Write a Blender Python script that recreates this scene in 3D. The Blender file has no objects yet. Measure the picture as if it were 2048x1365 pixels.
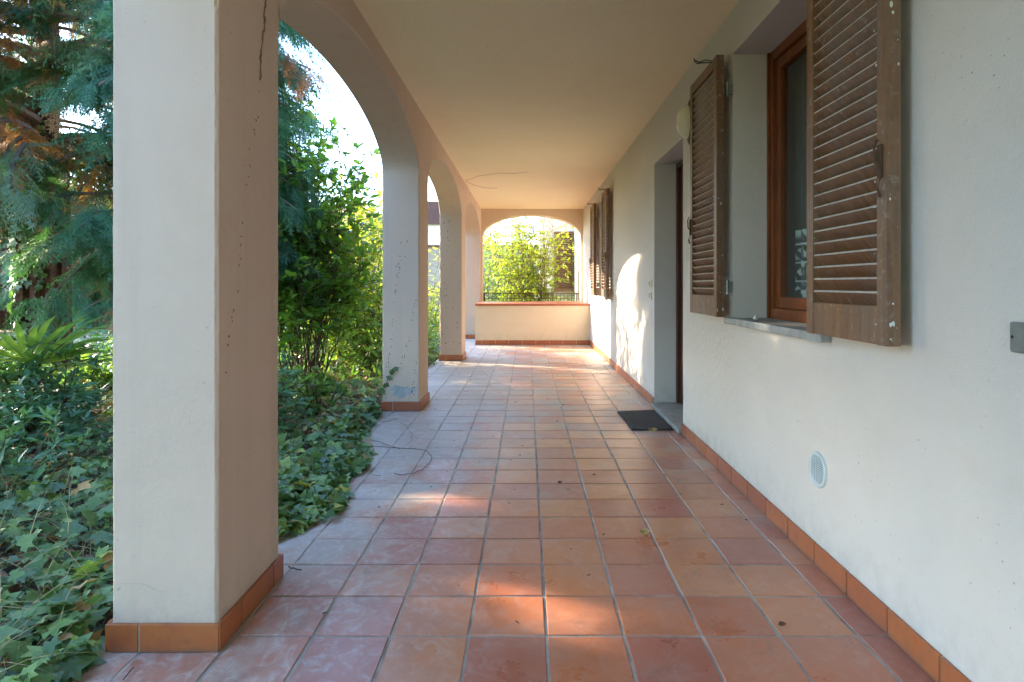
import bpy, math, random
import numpy as np
from mathutils import Vector, Matrix
random.seed(7)
RNG = np.random.default_rng(11)
R = math.radians
SC = bpy.context.scene
COL = SC.collection

# ---------------------------------------------------------------- camera
H = 1.126
cam_d = bpy.data.cameras.new("camera")
cam = bpy.data.objects.new("camera", cam_d)
COL.objects.link(cam)
cam.location = (0, 0, H)
cam.rotation_euler = (R(90), 0, 0)
cam_d.sensor_width = 36
cam_d.lens = 1228 / 2048 * 36
cam_d.shift_x = -30 / 2048
cam_d.shift_y = -114.5 / 2048
cam_d.clip_start = 0.02
cam_d.clip_end = 3000
SC.camera = cam

# ---------------------------------------------------------------- light
SUN = Vector((1, -0.42, -0.455)).normalized()
elev = math.asin(-SUN.z)
w = bpy.data.worlds.new("World")
SC.world = w
w.use_nodes = True
nt = w.node_tree
bg = nt.nodes["Background"]
sky = nt.nodes.new("ShaderNodeTexSky")
sky.sky_type = 'NISHITA'
sky.sun_disc = False
sky.sun_elevation = elev
sky.sun_rotation = math.atan2(-SUN.x, -SUN.y)
sky.air_density = 1.0
sky.dust_density = 0.5
sky.ozone_density = 3.5
nt.links.new(sky.outputs[0], bg.inputs[0])
bg.inputs[1].default_value = 0.15
sd = bpy.data.lights.new("sun", 'SUN')
sd.energy = 1.8
sd.angle = R(0.8)
sd.color = (1.0, 0.82, 0.60)
so = bpy.data.objects.new("sun", sd)
COL.objects.link(so)
so.rotation_euler = SUN.to_track_quat('-Z', 'Y').to_euler()
so.location = (-8, 6, 8)
SC.view_settings.view_transform = 'Standard'
SC.view_settings.look = 'None'
SC.view_settings.exposure = 3.74
SC.view_settings.gamma = 1

# ---------------------------------------------------------------- materials
class N:
    def __init__(s, name):
        s.m = bpy.data.materials.new(name)
        s.m.use_nodes = True
        s.t = s.m.node_tree
        s.b = s.t.nodes["Principled BSDF"]
        s.out = s.t.nodes["Material Output"]
        g = s.t.nodes.new("ShaderNodeNewGeometry")
        s.pos = g.outputs["Position"]
    def n(s, ty, **kw):
        x = s.t.nodes.new(ty)
        for k, v in kw.items():
            setattr(x, k, v)
        return x
    def l(s, a, b):
        s.t.links.new(a, b)
    def mapping(s, scale=(1, 1, 1), rot=(0, 0, 0), loc=(0, 0, 0), src=None):
        m = s.n("ShaderNodeMapping")
        m.inputs[1].default_value = loc
        m.inputs[2].default_value = rot
        m.inputs[3].default_value = scale
        s.l(src or s.pos, m.inputs[0])
        return m.outputs[0]
    def noise(s, sc, detail=4, rough=.55, vec=None, dist=0):
        x = s.n("ShaderNodeTexNoise")
        x.inputs["Scale"].default_value = sc
        x.inputs["Detail"].default_value = detail
        x.inputs["Roughness"].default_value = rough
        x.inputs["Distortion"].default_value = dist
        s.l(vec or s.pos, x.inputs["Vector"])
        return x.outputs["Fac"]
    def ramp(s, fac, stops, interp='LINEAR'):
        x = s.n("ShaderNodeValToRGB")
        cr = x.color_ramp
        cr.interpolation = interp
        while len(cr.elements) < len(stops):
            cr.elements.new(.5)
        for e, (p, c) in zip(cr.elements, stops):
            e.position = p
            e.color = (c, c, c, 1) if not hasattr(c, '__len__') else (*c, 1)
        s.l(fac, x.inputs[0])
        return x.outputs[0]
    def mix(s, fac, a, b, blend='MIX'):
        x = s.n("ShaderNodeMix", data_type='RGBA', blend_type=blend)
        for sock, v in ((x.inputs[0], fac), (x.inputs[6], a), (x.inputs[7], b)):
            if isinstance(v, (int, float)):
                sock.default_value = v
            elif isinstance(v, tuple):
                sock.default_value = (*v, 1)
            else:
                s.l(v, sock)
        return x.outputs[2]
    def math(s, op, a, b=0, c=None):
        x = s.n("ShaderNodeMath", operation=op)
        for i, v in enumerate((a, b, c)):
            if v is None: continue
            if isinstance(v, (int, float)): x.inputs[i].default_value = v
            else: s.l(v, x.inputs[i])
        return x.outputs[0]
    def bump(s, h, strength=.3, dist=.01):
        x = s.n("ShaderNodeBump")
        x.inputs["Strength"].default_value = strength
        x.inputs["Distance"].default_value = dist
        s.l(h, x.inputs["Height"])
        s.l(x.outputs[0], s.b.inputs["Normal"])
    def col(s, c):
        if isinstance(c, tuple): s.b.inputs["Base Color"].default_value = (*c, 1)
        else: s.l(c, s.b.inputs["Base Color"])
    def rough(s, r):
        if isinstance(r, (int, float)): s.b.inputs["Roughness"].default_value = r
        else: s.l(r, s.b.inputs["Roughness"])

def plaster(name, base, dark, spots=True, dots=.6, streak=0.0, base_dirt=True, amt=.55):
    s = N(name)
    big = s.noise(.9, 5, .6)
    mid = s.noise(7, 6, .65)
    c = s.mix(s.ramp(big, [(.35, 0), (.7, amt)]), base, dark)
    c = s.mix(s.ramp(mid, [(.5, 0), (.8, .35)]), c, dark)
    if streak:
        st = s.noise(1, 5, .6, s.mapping((9, 9, .5)))
        c = s.mix(s.ramp(st, [(.52, 0), (.75, streak)]), c, tuple(v * .72 for v in dark))
    if spots:
        sp = s.noise(55, 2, .5)
        sp2 = s.noise(2.3, 2, .5)
        f = s.math('MULTIPLY', s.ramp(sp, [(.70, 0), (.745, 1)]), s.ramp(sp2, [(.45, 0), (.62, dots)]))
        c = s.mix(f, c, (.12, .11, .09))
    if base_dirt:
        sep = s.n("ShaderNodeSeparateXYZ"); s.l(s.pos, sep.inputs[0])
        z = s.math('ADD', sep.outputs[2], s.math('MULTIPLY', s.noise(6, 4, .6), .35))
        f = s.ramp(z, [(.20, .42), (.42, 0)])
        f = s.math('MULTIPLY', f, s.ramp(s.noise(13, 4, .6), [(.4, 0), (.62, 1)]))
        c = s.mix(f, c, (.36, .34, .28))
    s.col(c)
    s.rough(.92)
    fine = s.noise(150, 4, .7)
    s.bump(s.math('ADD', s.math('MULTIPLY', fine, .55), s.math('MULTIPLY', s.noise(24, 4, .65), 1.1)), .5, .007)
    return s.m

M = {}
M['plaster'] = plaster('plaster', (.68, .56, .42), (.59, .48, .34))
M['wall'] = plaster('wall_plaster', (.62, .585, .53), (.53, .49, .43))
M['arch'] = plaster('arch_plaster', (.80, .67, .47), (.70, .56, .36))
M['plaster_pillar'] = plaster('plaster_pillar', (.62, .485, .39), (.54, .41, .32), streak=.25, dots=.35)
M['ceiling'] = plaster('ceiling_plaster', (.92, .79, .55), (.85, .71, .46), spots=True, base_dirt=False)
M['stone_wall'] = plaster('rough_render', (.62, .47, .31), (.42, .31, .19), streak=.6, amt=.9)
M['peeling'] = plaster('peeling_render', (.86, .84, .80), (.62, .56, .47), streak=.8)
M['far_house'] = plaster('pale_render', (.80, .78, .76), (.68, .66, .66), spots=False)

def tile_mat():
    s = N('terracotta_floor')
    sep = s.n("ShaderNodeSeparateXYZ"); s.l(s.pos, sep.inputs[0])
    T = .2487
    cx = s.math('FLOOR', s.math('DIVIDE', s.math('SUBTRACT', sep.outputs[0], .0624), T))
    cy = s.math('FLOOR', s.math('DIVIDE', s.math('SUBTRACT', sep.outputs[1], 1.9645), .2495))
    cb = s.n("ShaderNodeCombineXYZ"); s.l(cx, cb.inputs[0]); s.l(cy, cb.inputs[1])
    wn = s.n("ShaderNodeTexWhiteNoise", noise_dimensions='3D'); s.l(cb.outputs[0], wn.inputs[0])
    c = s.ramp(wn.outputs[0], [(0, (.37, .085, .045)), (.25, (.50, .135, .042)), (.5, (.56, .19, .050)), (.75, (.42, .088, .052)), (1, (.60, .22, .062))])
    mott = s.noise(10, 6, .7, s.mapping((1, 1, 1)))
    c = s.mix(s.ramp(mott, [(.3, 0), (.8, .4)]), c, (.30, .10, .06))
    # orange middle of the walk, greyer film of dust at the planting side
    dust = s.noise(2.4, 5, .58, dist=.2)
    fine = s.noise(26, 4, .6, dist=.3)
    xm = s.n("ShaderNodeMapRange"); s.l(sep.outputs[0], xm.inputs[0])
    xm.inputs[1].default_value = -.05; xm.inputs[2].default_value = -.85
    xm.inputs[3].default_value = 0; xm.inputs[4].default_value = .34
    ym = s.n("ShaderNodeMapRange"); s.l(sep.outputs[1], ym.inputs[0])
    ym.inputs[1].default_value = 2.2; ym.inputs[2].default_value = 5.5
    ym.inputs[3].default_value = 0; ym.inputs[4].default_value = .30
    wal = s.n("ShaderNodeMapRange"); s.l(sep.outputs[0], wal.inputs[0])
    wal.inputs[1].default_value = .8; wal.inputs[2].default_value = 1.12
    wal.inputs[3].default_value = 0; wal.inputs[4].default_value = .12
    tv = s.math('MULTIPLY', s.math('SUBTRACT', wn.outputs[0], .5), .10)
    d = s.math('ADD', s.math('ADD', s.math('ADD', s.math('ADD', dust, xm.outputs[0]), ym.outputs[0]), wal.outputs[0]), tv)
    d = s.math('ADD', d, s.math('MULTIPLY', s.math('SUBTRACT', fine, .5), .20))
    f = s.ramp(d, [(.24, .0), (.66, .22), (1.02, .92)], 'EASE')
    c = s.mix(f, c, (.42, .385, .34))
    sm = s.ramp(s.noise(13, 7, .72, s.mapping((1, .8, 1)), dist=1.3), [(.44, 0), (.70, 1)], 'EASE')
    c = s.mix(s.math('MULTIPLY', sm, s.math('ADD', s.math('MULTIPLY', xm.outputs[0], 1.5), .13)), c, (.56, .54, .51))
    dk = s.ramp(s.noise(6, 7, .7, s.mapping(loc=(9, 2, 0)), dist=.6), [(.52, 0), (.75, .45)], 'EASE')
    c = s.mix(dk, c, (.20, .10, .07))
    sp = s.ramp(s.noise(75, 2, .5), [(.73, 0), (.76, 1)])
    c = s.mix(s.math('MULTIPLY', sp, .5), c, (.6, .56, .5))
    c = s.mix(s.ramp(s.noise(.9, 4, .6, s.mapping(loc=(3, 1, 0))), [(.5, 0), (.75, .35)], 'EASE'), c, (.24, .10, .065))
    sp = s.ramp(s.noise(48, 2, .5, s.mapping(loc=(7, 3, 1))), [(.74, 0), (.77, 1)])
    c = s.mix(s.math('MULTIPLY', sp, .8), c, (.05, .03, .02))
    s.col(c)
    s.rough(s.ramp(s.math('ADD', s.math('MULTIPLY', f, .8), s.math('MULTIPLY', mott, .3)), [(.1, .24), (.9, .58)]))
    s.bump(s.math('ADD', s.noise(9, 3, .5), s.math('MULTIPLY', fine, .25)), .18, .006)
    return s.m
M['tile'] = tile_mat()

def simple(name, c, rough=.6, metal=0, var=.3, scale=8, bump=.15, bscale=60, spec=None):
    s = N(name)
    d = tuple(v * (1 - var) for v in c)
    s.col(s.mix(s.ramp(s.noise(scale, 5, .65), [(.35, 0), (.7, 1)]), c, d))
    s.rough(rough)
    s.b.inputs["Metallic"].default_value = metal
    if bump: s.bump(s.noise(bscale, 4, .6), bump, .004)
    return s.m
M['grout'] = simple('grout', (.46, .44, .38), .9, var=.62, scale=6)
M['threshold'] = simple('grey_stone', (.34, .34, .30), .6, var=.35, scale=9)
M['sill'] = simple('sill_stone', (.36, .38, .37), .65, var=.35, scale=14)
M['metal'] = simple('galvanised', (.30, .33, .32), .45, .6, var=.3, scale=20)
M['iron'] = simple('iron', (.05, .035, .025), .6, .3, var=.4)
M['rust_iron'] = simple('rusty_iron', (.10, .055, .03), .7, .2, var=.5, scale=25)
M['mat'] = simple('rubber_mat', (.035, .033, .030), .85, var=.5, scale=12, bump=.7, bscale=180)
M['dark'] = simple('dark_room', (.05, .045, .04), .9)
M['plastic'] = simple('cream_plastic', (.62, .56, .42), .4, var=.15)
M['vent'] = simple('vent_plastic', (.50, .58, .58), .5, var=.15)
M['vent_dark'] = simple('vent_grille', (.09, .12, .13), .6, var=.2)
M['button'] = simple('switch_button', (.25, .21, .15), .5)
M['white_speck'] = simple('droppings', (.78, .80, .78), .8)
M['stain'] = simple('grey_stain', (.42, .45, .46), .9, var=.3, scale=20)
M['berry'] = simple('orange_berry', (.75, .16, .02), .35, var=.2)
M['dead_shoot'] = simple('dead_shoot', (.075, .065, .05), .8)
M['crack'] = simple('crack', (.24, .16, .09), .9)

def skirt_mat():
    s = N('skirting_tile')
    a = s.noise(5, 5, .6)
    c = s.ramp(a, [(.3, (.42, .12, .035)), (.5, (.48, .16, .042)), (.75, (.35, .09, .033))])
    fl_ = s.n("ShaderNodeVectorMath", operation='FLOOR')
    s.l(s.mapping((0.5, 1 / .2495, .01), loc=(.2, -1.9645 / .2495, .5)), fl_.inputs[0])
    wn = s.n("ShaderNodeTexWhiteNoise", noise_dimensions='3D'); s.l(fl_.outputs[0], wn.inputs[0])
    c = s.mix(s.ramp(wn.outputs[0], [(0, .25), (1, .95)]), c, (.31, .088, .042))
    c = s.mix(s.ramp(s.noise(20, 5, .6), [(.45, 0), (.75, .5)]), c, (.26, .10, .06))
    sep = s.n("ShaderNodeSeparateXYZ"); s.l(s.pos, sep.inputs[0])
    gz = s.math('ADD', sep.outputs[2], s.math('MULTIPLY', s.noise(18, 5, .7), .04))
    c = s.mix(s.ramp(gz, [(.018, .8), (.040, 0)]), c, (.13, .10, .075))
    s.col(c); s.rough(.38)
    s.bump(s.noise(30, 3, .5), .12, .004)
    return s.m
M['skirt'] = skirt_mat()

def wood(name, a, b, rough=.45, axis='z', flake=False):
    s = N(name)
    sc = (26, 26, 1.1) if axis == 'z' else (26, 1.1, 26)
    g = s.noise(1.6, 6, .7, s.mapping(sc), dist=.6)
    c = s.ramp(g, [(.3, a), (.72, b)])
    c = s.mix(s.ramp(s.noise(4, 5, .6), [(.45, 0), (.75, .5)]), c, tuple(v * .6 for v in a))
    if flake:
        wz = s.noise(3.2, 6, .72, s.mapping((1, 1, .45)))
        c = s.mix(s.ramp(wz, [(.42, 0), (.68, .62)]), c, (.17, .135, .115))
        c = s.mix(s.ramp(s.noise(70, 3, .6, s.mapping((1, 1, .3))), [(.5, 0), (.75, .4)]), c, (.07, .04, .025))
        f = s.ramp(s.noise(38, 4, .7), [(.56, 0), (.68, .6)])
        f = s.math('MULTIPLY', f, s.ramp(s.noise(5, 2, .5), [(.42, 0), (.62, 1)]))
        c = s.mix(f, c, (.36, .33, .30))
    s.col(c); s.rough(rough)
    s.bump(g, .15, .003)
    return s.m
M['dust'] = simple('dusty_edge', (.46, .42, .37), .9, var=.35, scale=30)
M['shutter'] = wood('weathered_shutter_wood', (.125, .055, .024), (.28, .138, .055), .5, flake=True)
M['window'] = wood('varnished_window_wood', (.12, .030, .008), (.27, .075, .015), .32)
M['door'] = wood('dark_door_wood', (.055, .017, .010), (.12, .035, .018), .4)

def glass_mat():
    s = N('window_glass')
    s.col((.9, .95, .95)); s.rough(.03)
    s.b.inputs["Transmission Weight"].default_value = 1
    s.b.inputs["IOR"].default_value = 1.3
    return s.m
M['glass'] = glass_mat()
def lampglass():
    s = N('frosted_lamp_glass')
    s.col((.84, .77, .58)); s.rough(.12)
    s.b.inputs["Subsurface Weight"].default_value = .2
    return s.m
M['lampglass'] = lampglass()

def lace():
    s = N('lace_curtain')
    sep = s.n("ShaderNodeSeparateXYZ"); s.l(s.pos, sep.inputs[0])
    vor = s.n("ShaderNodeTexVoronoi", feature='DISTANCE_TO_EDGE')
    vor.inputs["Scale"].default_value = 14
    s.l(s.mapping((0.01, 1, 1)), vor.inputs["Vector"])
    motif = s.ramp(vor.outputs[0], [(.10, 0), (.16, 1), (.30, 1), (.36, 0)])
    zz = s.math('PINGPONG', s.math('SUBTRACT', sep.outputs[2], 1.0), .155)
    band = s.ramp(zz, [(.06, 0), (.064, 1), (.15, 1), (.154, 0)])
    low = s.ramp(sep.outputs[2], [(.0, 1), (1, 0)])
    thr = s.math('LESS_THAN', sep.outputs[2], 1.42)
    f = s.math('MULTIPLY', motif, thr)
    line = s.math('GREATER_THAN', s.math('SINE', s.math('MULTIPLY', sep.outputs[2], 62)), .955)
    line = s.math('MULTIPLY', line, thr)
    f = s.math('MAXIMUM', f, line)
    s.col(s.mix(f, (.14, .18, .17), (.68, .78, .78)))
    s.rough(.9)
    tr = s.n("ShaderNodeBsdfTransparent")
    mx = s.n("ShaderNodeMixShader")
    s.l(s.math('ADD', s.math('MULTIPLY', f, .45), .45), mx.inputs[0])
    s.l(tr.outputs[0], mx.inputs[1]); s.l(s.b.outputs[0], mx.inputs[2])
    s.l(mx.outputs[0], s.out.inputs[0])
    return s.m
M['lace'] = lace()

def leaf(name, stops, rough=.45, trans=.35, tcol=1.6):
    s = N(name)
    at = s.n("ShaderNodeAttribute", attribute_name="tint")
    c = s.ramp(at.outputs["Fac"], stops)
    c = s.mix(s.ramp(s.noise(30, 3, .6), [(.35, 0), (.7, .35)]), c, tuple(v * .55 for v in stops[0][1]))
    s.col(c); s.rough(rough)
    tl = s.n("ShaderNodeBsdfTranslucent")
    g = s.mix(1.0, c, (tcol, tcol * 1.05, tcol * .5), 'MULTIPLY')
    s.l(g, tl.inputs[0])
    mx = s.n("ShaderNodeMixShader"); mx.inputs[0].default_value = trans
    s.l(s.b.outputs[0], mx.inputs[1]); s.l(tl.outputs[0], mx.inputs[2])
    s.l(mx.outputs[0], s.out.inputs[0])
    return s.m
M['ivy'] = leaf('ivy_leaf', [(0, (.07, .14, .05)), (.35, (.13, .24, .08)), (.7, (.23, .35, .10)), (.88, (.30, .40, .09)), (.95, (.52, .44, .10)), (1, (.40, .24, .10))], .42, .25)
M['conifer'] = leaf('conifer_spray', [(0, (.15, .23, .06)), (.40, (.20, .32, .16)), (.65, (.26, .38, .26)), (.86, (.34, .42, .09)), (.93, (.50, .20, .07)), (1, (.62, .30, .11))], .6, .25)
M['conifer_dark'] = leaf('dark_conifer_spray', [(0, (0.048, 0.136, 0.072)), (.5, (0.080, 0.208, 0.096)), (.86, (0.128, 0.256, 0.080)), (.95, (0.480, 0.160, 0.048)), (1, (0.544, 0.208, 0.064))], .6, .3)
M['laurel'] = leaf('laurel_leaf', [(0, (0.085, 0.204, 0.043)), (.6, (0.170, 0.323, 0.051)), (1, (0.408, 0.442, 0.068))], .28, .42, 2.0)
M['yellow'] = leaf('yellowing_leaf', [(0, (0.182, 0.286, 0.052)), (.5, (0.364, 0.416, 0.065)), (1, (0.715, 0.546, 0.091))], .5, .5, 1.8)
M['green'] = leaf('shrub_leaf', [(0, (0.080, 0.176, 0.048)), (.6, (0.144, 0.288, 0.064)), (1, (0.352, 0.416, 0.080))], .4, .4, 1.8)
M['bluegreen'] = leaf('waxy_leaf', [(0, (0.072, 0.162, 0.090)), (.6, (0.108, 0.252, 0.126)), (1, (0.216, 0.360, 0.108))], .35, .3)
M['palm'] = leaf('palm_leaf', [(0, (0.102, 0.221, 0.085)), (1, (0.306, 0.442, 0.085))], .35, .35)
M['straw'] = leaf('dry_grass', [(0, (0.360, 0.276, 0.132)), (1, (0.540, 0.432, 0.216))], .7, .3, 1.2)
M['litter'] = leaf('fallen_leaf', [(0, (0.132, 0.066, 0.033)), (.6, (0.308, 0.154, 0.077)), (1, (0.462, 0.330, 0.110))], .7, .15, 1.2)
M['bark'] = simple('reddish_bark', (.13, .062, .036), .95, var=.6, scale=14, bump=.9, bscale=30)
M['twig'] = simple('grey_twig', (.24, .16, .10), .9, var=.4)
M['stem'] = simple('brown_stem', (.10, .065, .035), .85, var=.4)
M['greybark'] = simple('pale_branch', (.24, .17, .10), .9, var=.4)

def ground_mat():
    s = N('soil')
    c = s.ramp(s.noise(3.5, 7, .7), [(.3, (.035, .026, .016)), (.55, (.085, .055, .033)), (.75, (.15, .10, .06))])
    c = s.mix(s.ramp(s.noise(40, 5, .7), [(.5, 0), (.7, .7)]), c, (.20, .13, .075))
    s.col(c); s.rough(1)
    s.bump(s.noise(35, 5, .7), .9, .03)
    return s.m
M['soil'] = ground_mat()
def path_mat():
    s = N('gravel_path')
    c = s.ramp(s.noise(14, 6, .7), [(.3, (.28, .20, .14)), (.6, (.50, .38, .28)), (.8, (.62, .50, .38))])
    s.col(c); s.rough(1); s.bump(s.noise(50, 5, .7), .8, .02)
    return s.m
M['path'] = path_mat()
def roof_mat():
    s = N('roof_tiles')
    wv = s.n("ShaderNodeTexWave"); wv.inputs["Scale"].default_value = 4; wv.inputs["Distortion"].default_value = .4
    s.l(s.pos, wv.inputs[0])
    s.col(s.mix(s.ramp(s.noise(5, 5, .6), [(.3, 0), (.7, 1)]), (.30, .13, .08), (.20, .12, .09)))
    s.rough(.9); s.bump(wv.outputs[1], .6, .05)
    return s.m
M['roof'] = roof_mat()

# ---------------------------------------------------------------- geometry helpers
def tag(o, label=None, cat=None, group=None, kind=None):
    if label: o['label'] = label
    if cat: o['category'] = cat
    if group: o['group'] = group
    if kind: o['kind'] = kind
    return o

def thing(name, loc, label, cat, group=None):
    o = bpy.data.objects.new(name, None)
    COL.objects.link(o)
    o.location = loc
    o.empty_display_size = .1
    return tag(o, label, cat, group)

def link(name, me, mat, parent=None, loc=None):
    o = bpy.data.objects.new(name, me)
    COL.objects.link(o)
    if mat: me.materials.append(M[mat])
    if loc is not None:
        me.transform(Matrix.Translation(-Vector(loc)))
        o.location = loc
    if parent is not None:
        o.parent = parent
        if parent.type == 'EMPTY':
            o.matrix_parent_inverse = Matrix.Translation(-Vector(parent.location))
    return o

class MB:
    def __init__(s): s.v = []; s.f = []; s.mi = []; s.cur = 0
    def add(s, v, f):
        k = len(s.v)
        s.v += [tuple(p) for p in v]
        s.f += [tuple(i + k for i in q) for q in f]
        s.mi += [s.cur] * len(f)
        return s
    def box(s, x0, x1, y0, y1, z0, z1, ch=0):
        if ch:
            return s.cbox(x0, x1, y0, y1, z0, z1, ch)
        v = [(x, y, z) for x in (x0, x1) for y in (y0, y1) for z in (z0, z1)]
        f = [(0, 1, 3, 2), (4, 6, 7, 5), (0, 4, 5, 1), (2, 3, 7, 6), (0, 2, 6, 4), (1, 5, 7, 3)]
        return s.add(v, f)
    def cbox(s, x0, x1, y0, y1, z0, z1, c):
        # box with chamfered edges
        import bmesh
        bm = bmesh.new()
        bmesh.ops.create_cube(bm, size=1)
        for q in bm.verts:
            q.co = Vector((x0 if q.co.x < 0 else x1, y0 if q.co.y < 0 else y1, z0 if q.co.z < 0 else z1))
        bmesh.ops.bevel(bm, geom=bm.edges[:], offset=c, segments=2, affect='EDGES', profile=.6)
        bm.verts.index_update()
        s.add([q.co[:] for q in bm.verts], [[q.index for q in f.verts] for f in bm.faces])
        bm.free()
        return s
    def tube(s, pts, rad, k=6, cap=True):
        pts = [Vector(p) for p in pts]
        if not hasattr(rad, '__len__'): rad = [rad] * len(pts)
        base = len(s.v); n = len(pts)
        up = Vector((0, 0, 1))
        for i, p in enumerate(pts):
            t = (pts[min(i + 1, n - 1)] - pts[max(i - 1, 0)])
            t = t.normalized() if t.length > 0 else Vector((0, 0, 1))
            a = t.cross(up if abs(t.z) < .95 else Vector((1, 0, 0))).normalized()
            b = t.cross(a)
            for j in range(k):
                an = 2 * math.pi * j / k
                s.v.append(tuple(p + (a * math.cos(an) + b * math.sin(an)) * rad[i]))
        for i in range(n - 1):
            for j in range(k):
                s.f.append((base + i * k + j, base + i * k + (j + 1) % k, base + (i + 1) * k + (j + 1) % k, base + (i + 1) * k + j)); s.mi.append(s.cur)
        if cap:
            s.f.append(tuple(base + j for j in range(k))[::-1]); s.mi.append(s.cur)
            s.f.append(tuple(base + (n - 1) * k + j for j in range(k))); s.mi.append(s.cur)
        return s
    def sphere(s, c, r, seg=10, rings=7):
        if not hasattr(r, '__len__'): r = (r, r, r)
        v = []; f = []
        for i in range(rings + 1):
            th = math.pi * i / rings
            for j in range(seg):
                ph = 2 * math.pi * j / seg
                v.append((c[0] + r[0] * math.sin(th) * math.cos(ph), c[1] + r[1] * math.sin(th) * math.sin(ph), c[2] + r[2] * math.cos(th)))
        for i in range(rings):
            for j in range(seg):
                f.append((i * seg + j, (i + 1) * seg + j, (i + 1) * seg + (j + 1) % seg, i * seg + (j + 1) % seg))
        return s.add(v, f)
    def mesh(s, name, smooth=False):
        me = bpy.data.meshes.new(name)
        me.from_pydata(s.v, [], s.f)
        if any(s.mi): me.polygons.foreach_set('material_index', s.mi)
        if smooth: me.polygons.foreach_set('use_smooth', [True] * len(me.polygons))
        me.update()
        return me
    def build(s, name, mat, parent=None, loc=None, smooth=False):
        return link(name, s.mesh(name, smooth), mat, parent, loc)

def basis(D, U):
    D = D / np.linalg.norm(D, axis=1, keepdims=True)
    X = np.cross(D, U); X /= np.maximum(np.linalg.norm(X, axis=1, keepdims=True), 1e-6)
    Z = np.cross(X, D)
    return np.stack([X, D, Z], axis=2)      # columns: template x, y, z

def cloud(name, tmpl, P, D, U, S, tint, mat, parent=None, loc=None, wid=None):
    V, F = tmpl
    P = np.asarray(P, float); m = len(P)
    B = basis(np.asarray(D, float), np.asarray(U, float))
    S = np.asarray(S, float)
    T = V[None, :, :] * S[:, None, None]
    if wid is not None: T[:, :, 0] *= np.asarray(wid)[:, None]
    W = np.einsum('mij,mnj->mni', B, T) + P[:, None, :]
    n = len(V)
    sizes = np.array([len(f) for f in F]); flat = np.concatenate([np.array(f) for f in F])
    idx = (flat[None, :] + (np.arange(m) * n)[:, None]).ravel()
    tot = np.tile(sizes, m); start = np.concatenate([[0], np.cumsum(tot)[:-1]])
    me = bpy.data.meshes.new(name)
    me.vertices.add(m * n); me.vertices.foreach_set('co', W.ravel().astype(np.float32))
    me.loops.add(len(idx)); me.loops.foreach_set('vertex_index', idx.astype(np.int32))
    me.polygons.add(len(tot)); me.polygons.foreach_set('loop_start', start.astype(np.int32)); me.polygons.foreach_set('loop_total', tot.astype(np.int32))
    a = me.attributes.new('tint', 'FLOAT', 'POINT')
    a.data.foreach_set('value', np.repeat(np.asarray(tint, float), n).astype(np.float32))
    me.update(calc_edges=True); me.validate()
    return link(name, me, mat, parent, loc)

# leaf templates: along +y, normal +z, length 1
def T_ovate(w=.24, fold=.06, droop=.12):
    V = np.array([(0, 0, 0), (-w, .38, fold), (0, .42, 0), (w, .38, fold), (-w * .72, .72, fold * .6 - droop * .5), (0, .75, -droop * .5), (w * .72, .72, fold * .6 - droop * .5), (0, 1, -droop)])
    return V, [(0, 2, 1), (0, 3, 2), (1, 2, 5, 4), (2, 3, 6, 5), (4, 5, 7), (5, 6, 7)]
def T_ivy():
    out = [(0, .0), (.22, -.16), (.50, -.02), (.40, .20), (.62, .46), (.30, .50), (0, 1.0), (-.30, .50), (-.62, .46), (-.40, .20), (-.50, -.02), (-.22, -.16)]
    V = [(0, .28, .0)] + [(x, y, (.07 if i % 2 else -.03) - .12 * (x * x + max(y - .3, 0) ** 2)) for i, (x, y) in enumerate(out)]
    n = len(out)
    return np.array(V), [(0, 1 + i, 1 + (i + 1) % n) for i in range(n)]
def T_spray(nb=15, ns=6, seed=1):
    r = random.Random(seed)
    V = []; F = []
    def tri(a, b, wd):
        a = Vector(a); b = Vector(b); d = (b - a); n = Vector((-d.y, d.x, 0))
        n = n.normalized() * wd if n.length else Vector((wd, 0, 0))
        k = len(V); V.extend([tuple(a - n), tuple(a + n), tuple(b)]); F.append((k, k + 1, k + 2))
    def zc(x, y): return -.22 * y * y - .35 * x * x
    tri((0, 0, 0), (0, 1, zc(0, 1)), .012)
    for i in range(nb):
        t = (i + .5) / nb
        sgn = -1 if i % 2 else 1
        L = (.34 * math.sin(math.pi * min(t + .18, 1)) + .06) * r.uniform(.8, 1.15)
        an = R(48 - 18 * t)
        p0 = Vector((0, t, 0)); p1 = Vector((sgn * L * math.sin(an), t + L * math.cos(an), 0))
        a = (p0.x, p0.y, zc(p0.x, p0.y)); lift = r.uniform(-.13, .07); b = (p1.x, p1.y, zc(p1.x, p1.y) + lift)
        tri(a, b, .014)
        for j in range(ns):
            u = (j + .7) / (ns + .4)
            q = p0.lerp(p1, u); s2 = -1 if j % 2 else 1
            l2 = .12 * (1.1 - u * .7)
            dd = (p1 - p0).normalized(); an2 = R(40) * s2
            d2 = Vector((dd.x * math.cos(an2) - dd.y * math.sin(an2), dd.x * math.sin(an2) + dd.y * math.cos(an2), 0))
            e = q + d2 * l2
            tri((q.x, q.y, zc(q.x, q.y) + lift * u), (e.x, e.y, zc(e.x, e.y) + lift * u - r.uniform(0, .05)), .010)
    return np.array(V), F
def T_blade():
    V = []; F = []
    for i in range(5):
        t = i / 4
        V += [(-.012 * (1 - t * .9), t, .55 * t * (1 - t) ), (.012 * (1 - t * .9), t, .55 * t * (1 - t))]
    for i in range(4): F.append((2 * i, 2 * i + 1, 2 * i + 3, 2 * i + 2))
    return np.array(V), F
OV = T_ovate(); LAN = T_ovate(.13, .04, .2); IVY = T_ivy(); SPRAY = T_spray(); SPRAY2 = T_spray(17, 7, 5); BLADE = T_blade()
PALM4 = T_ovate(.3, .05, .1)

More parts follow.
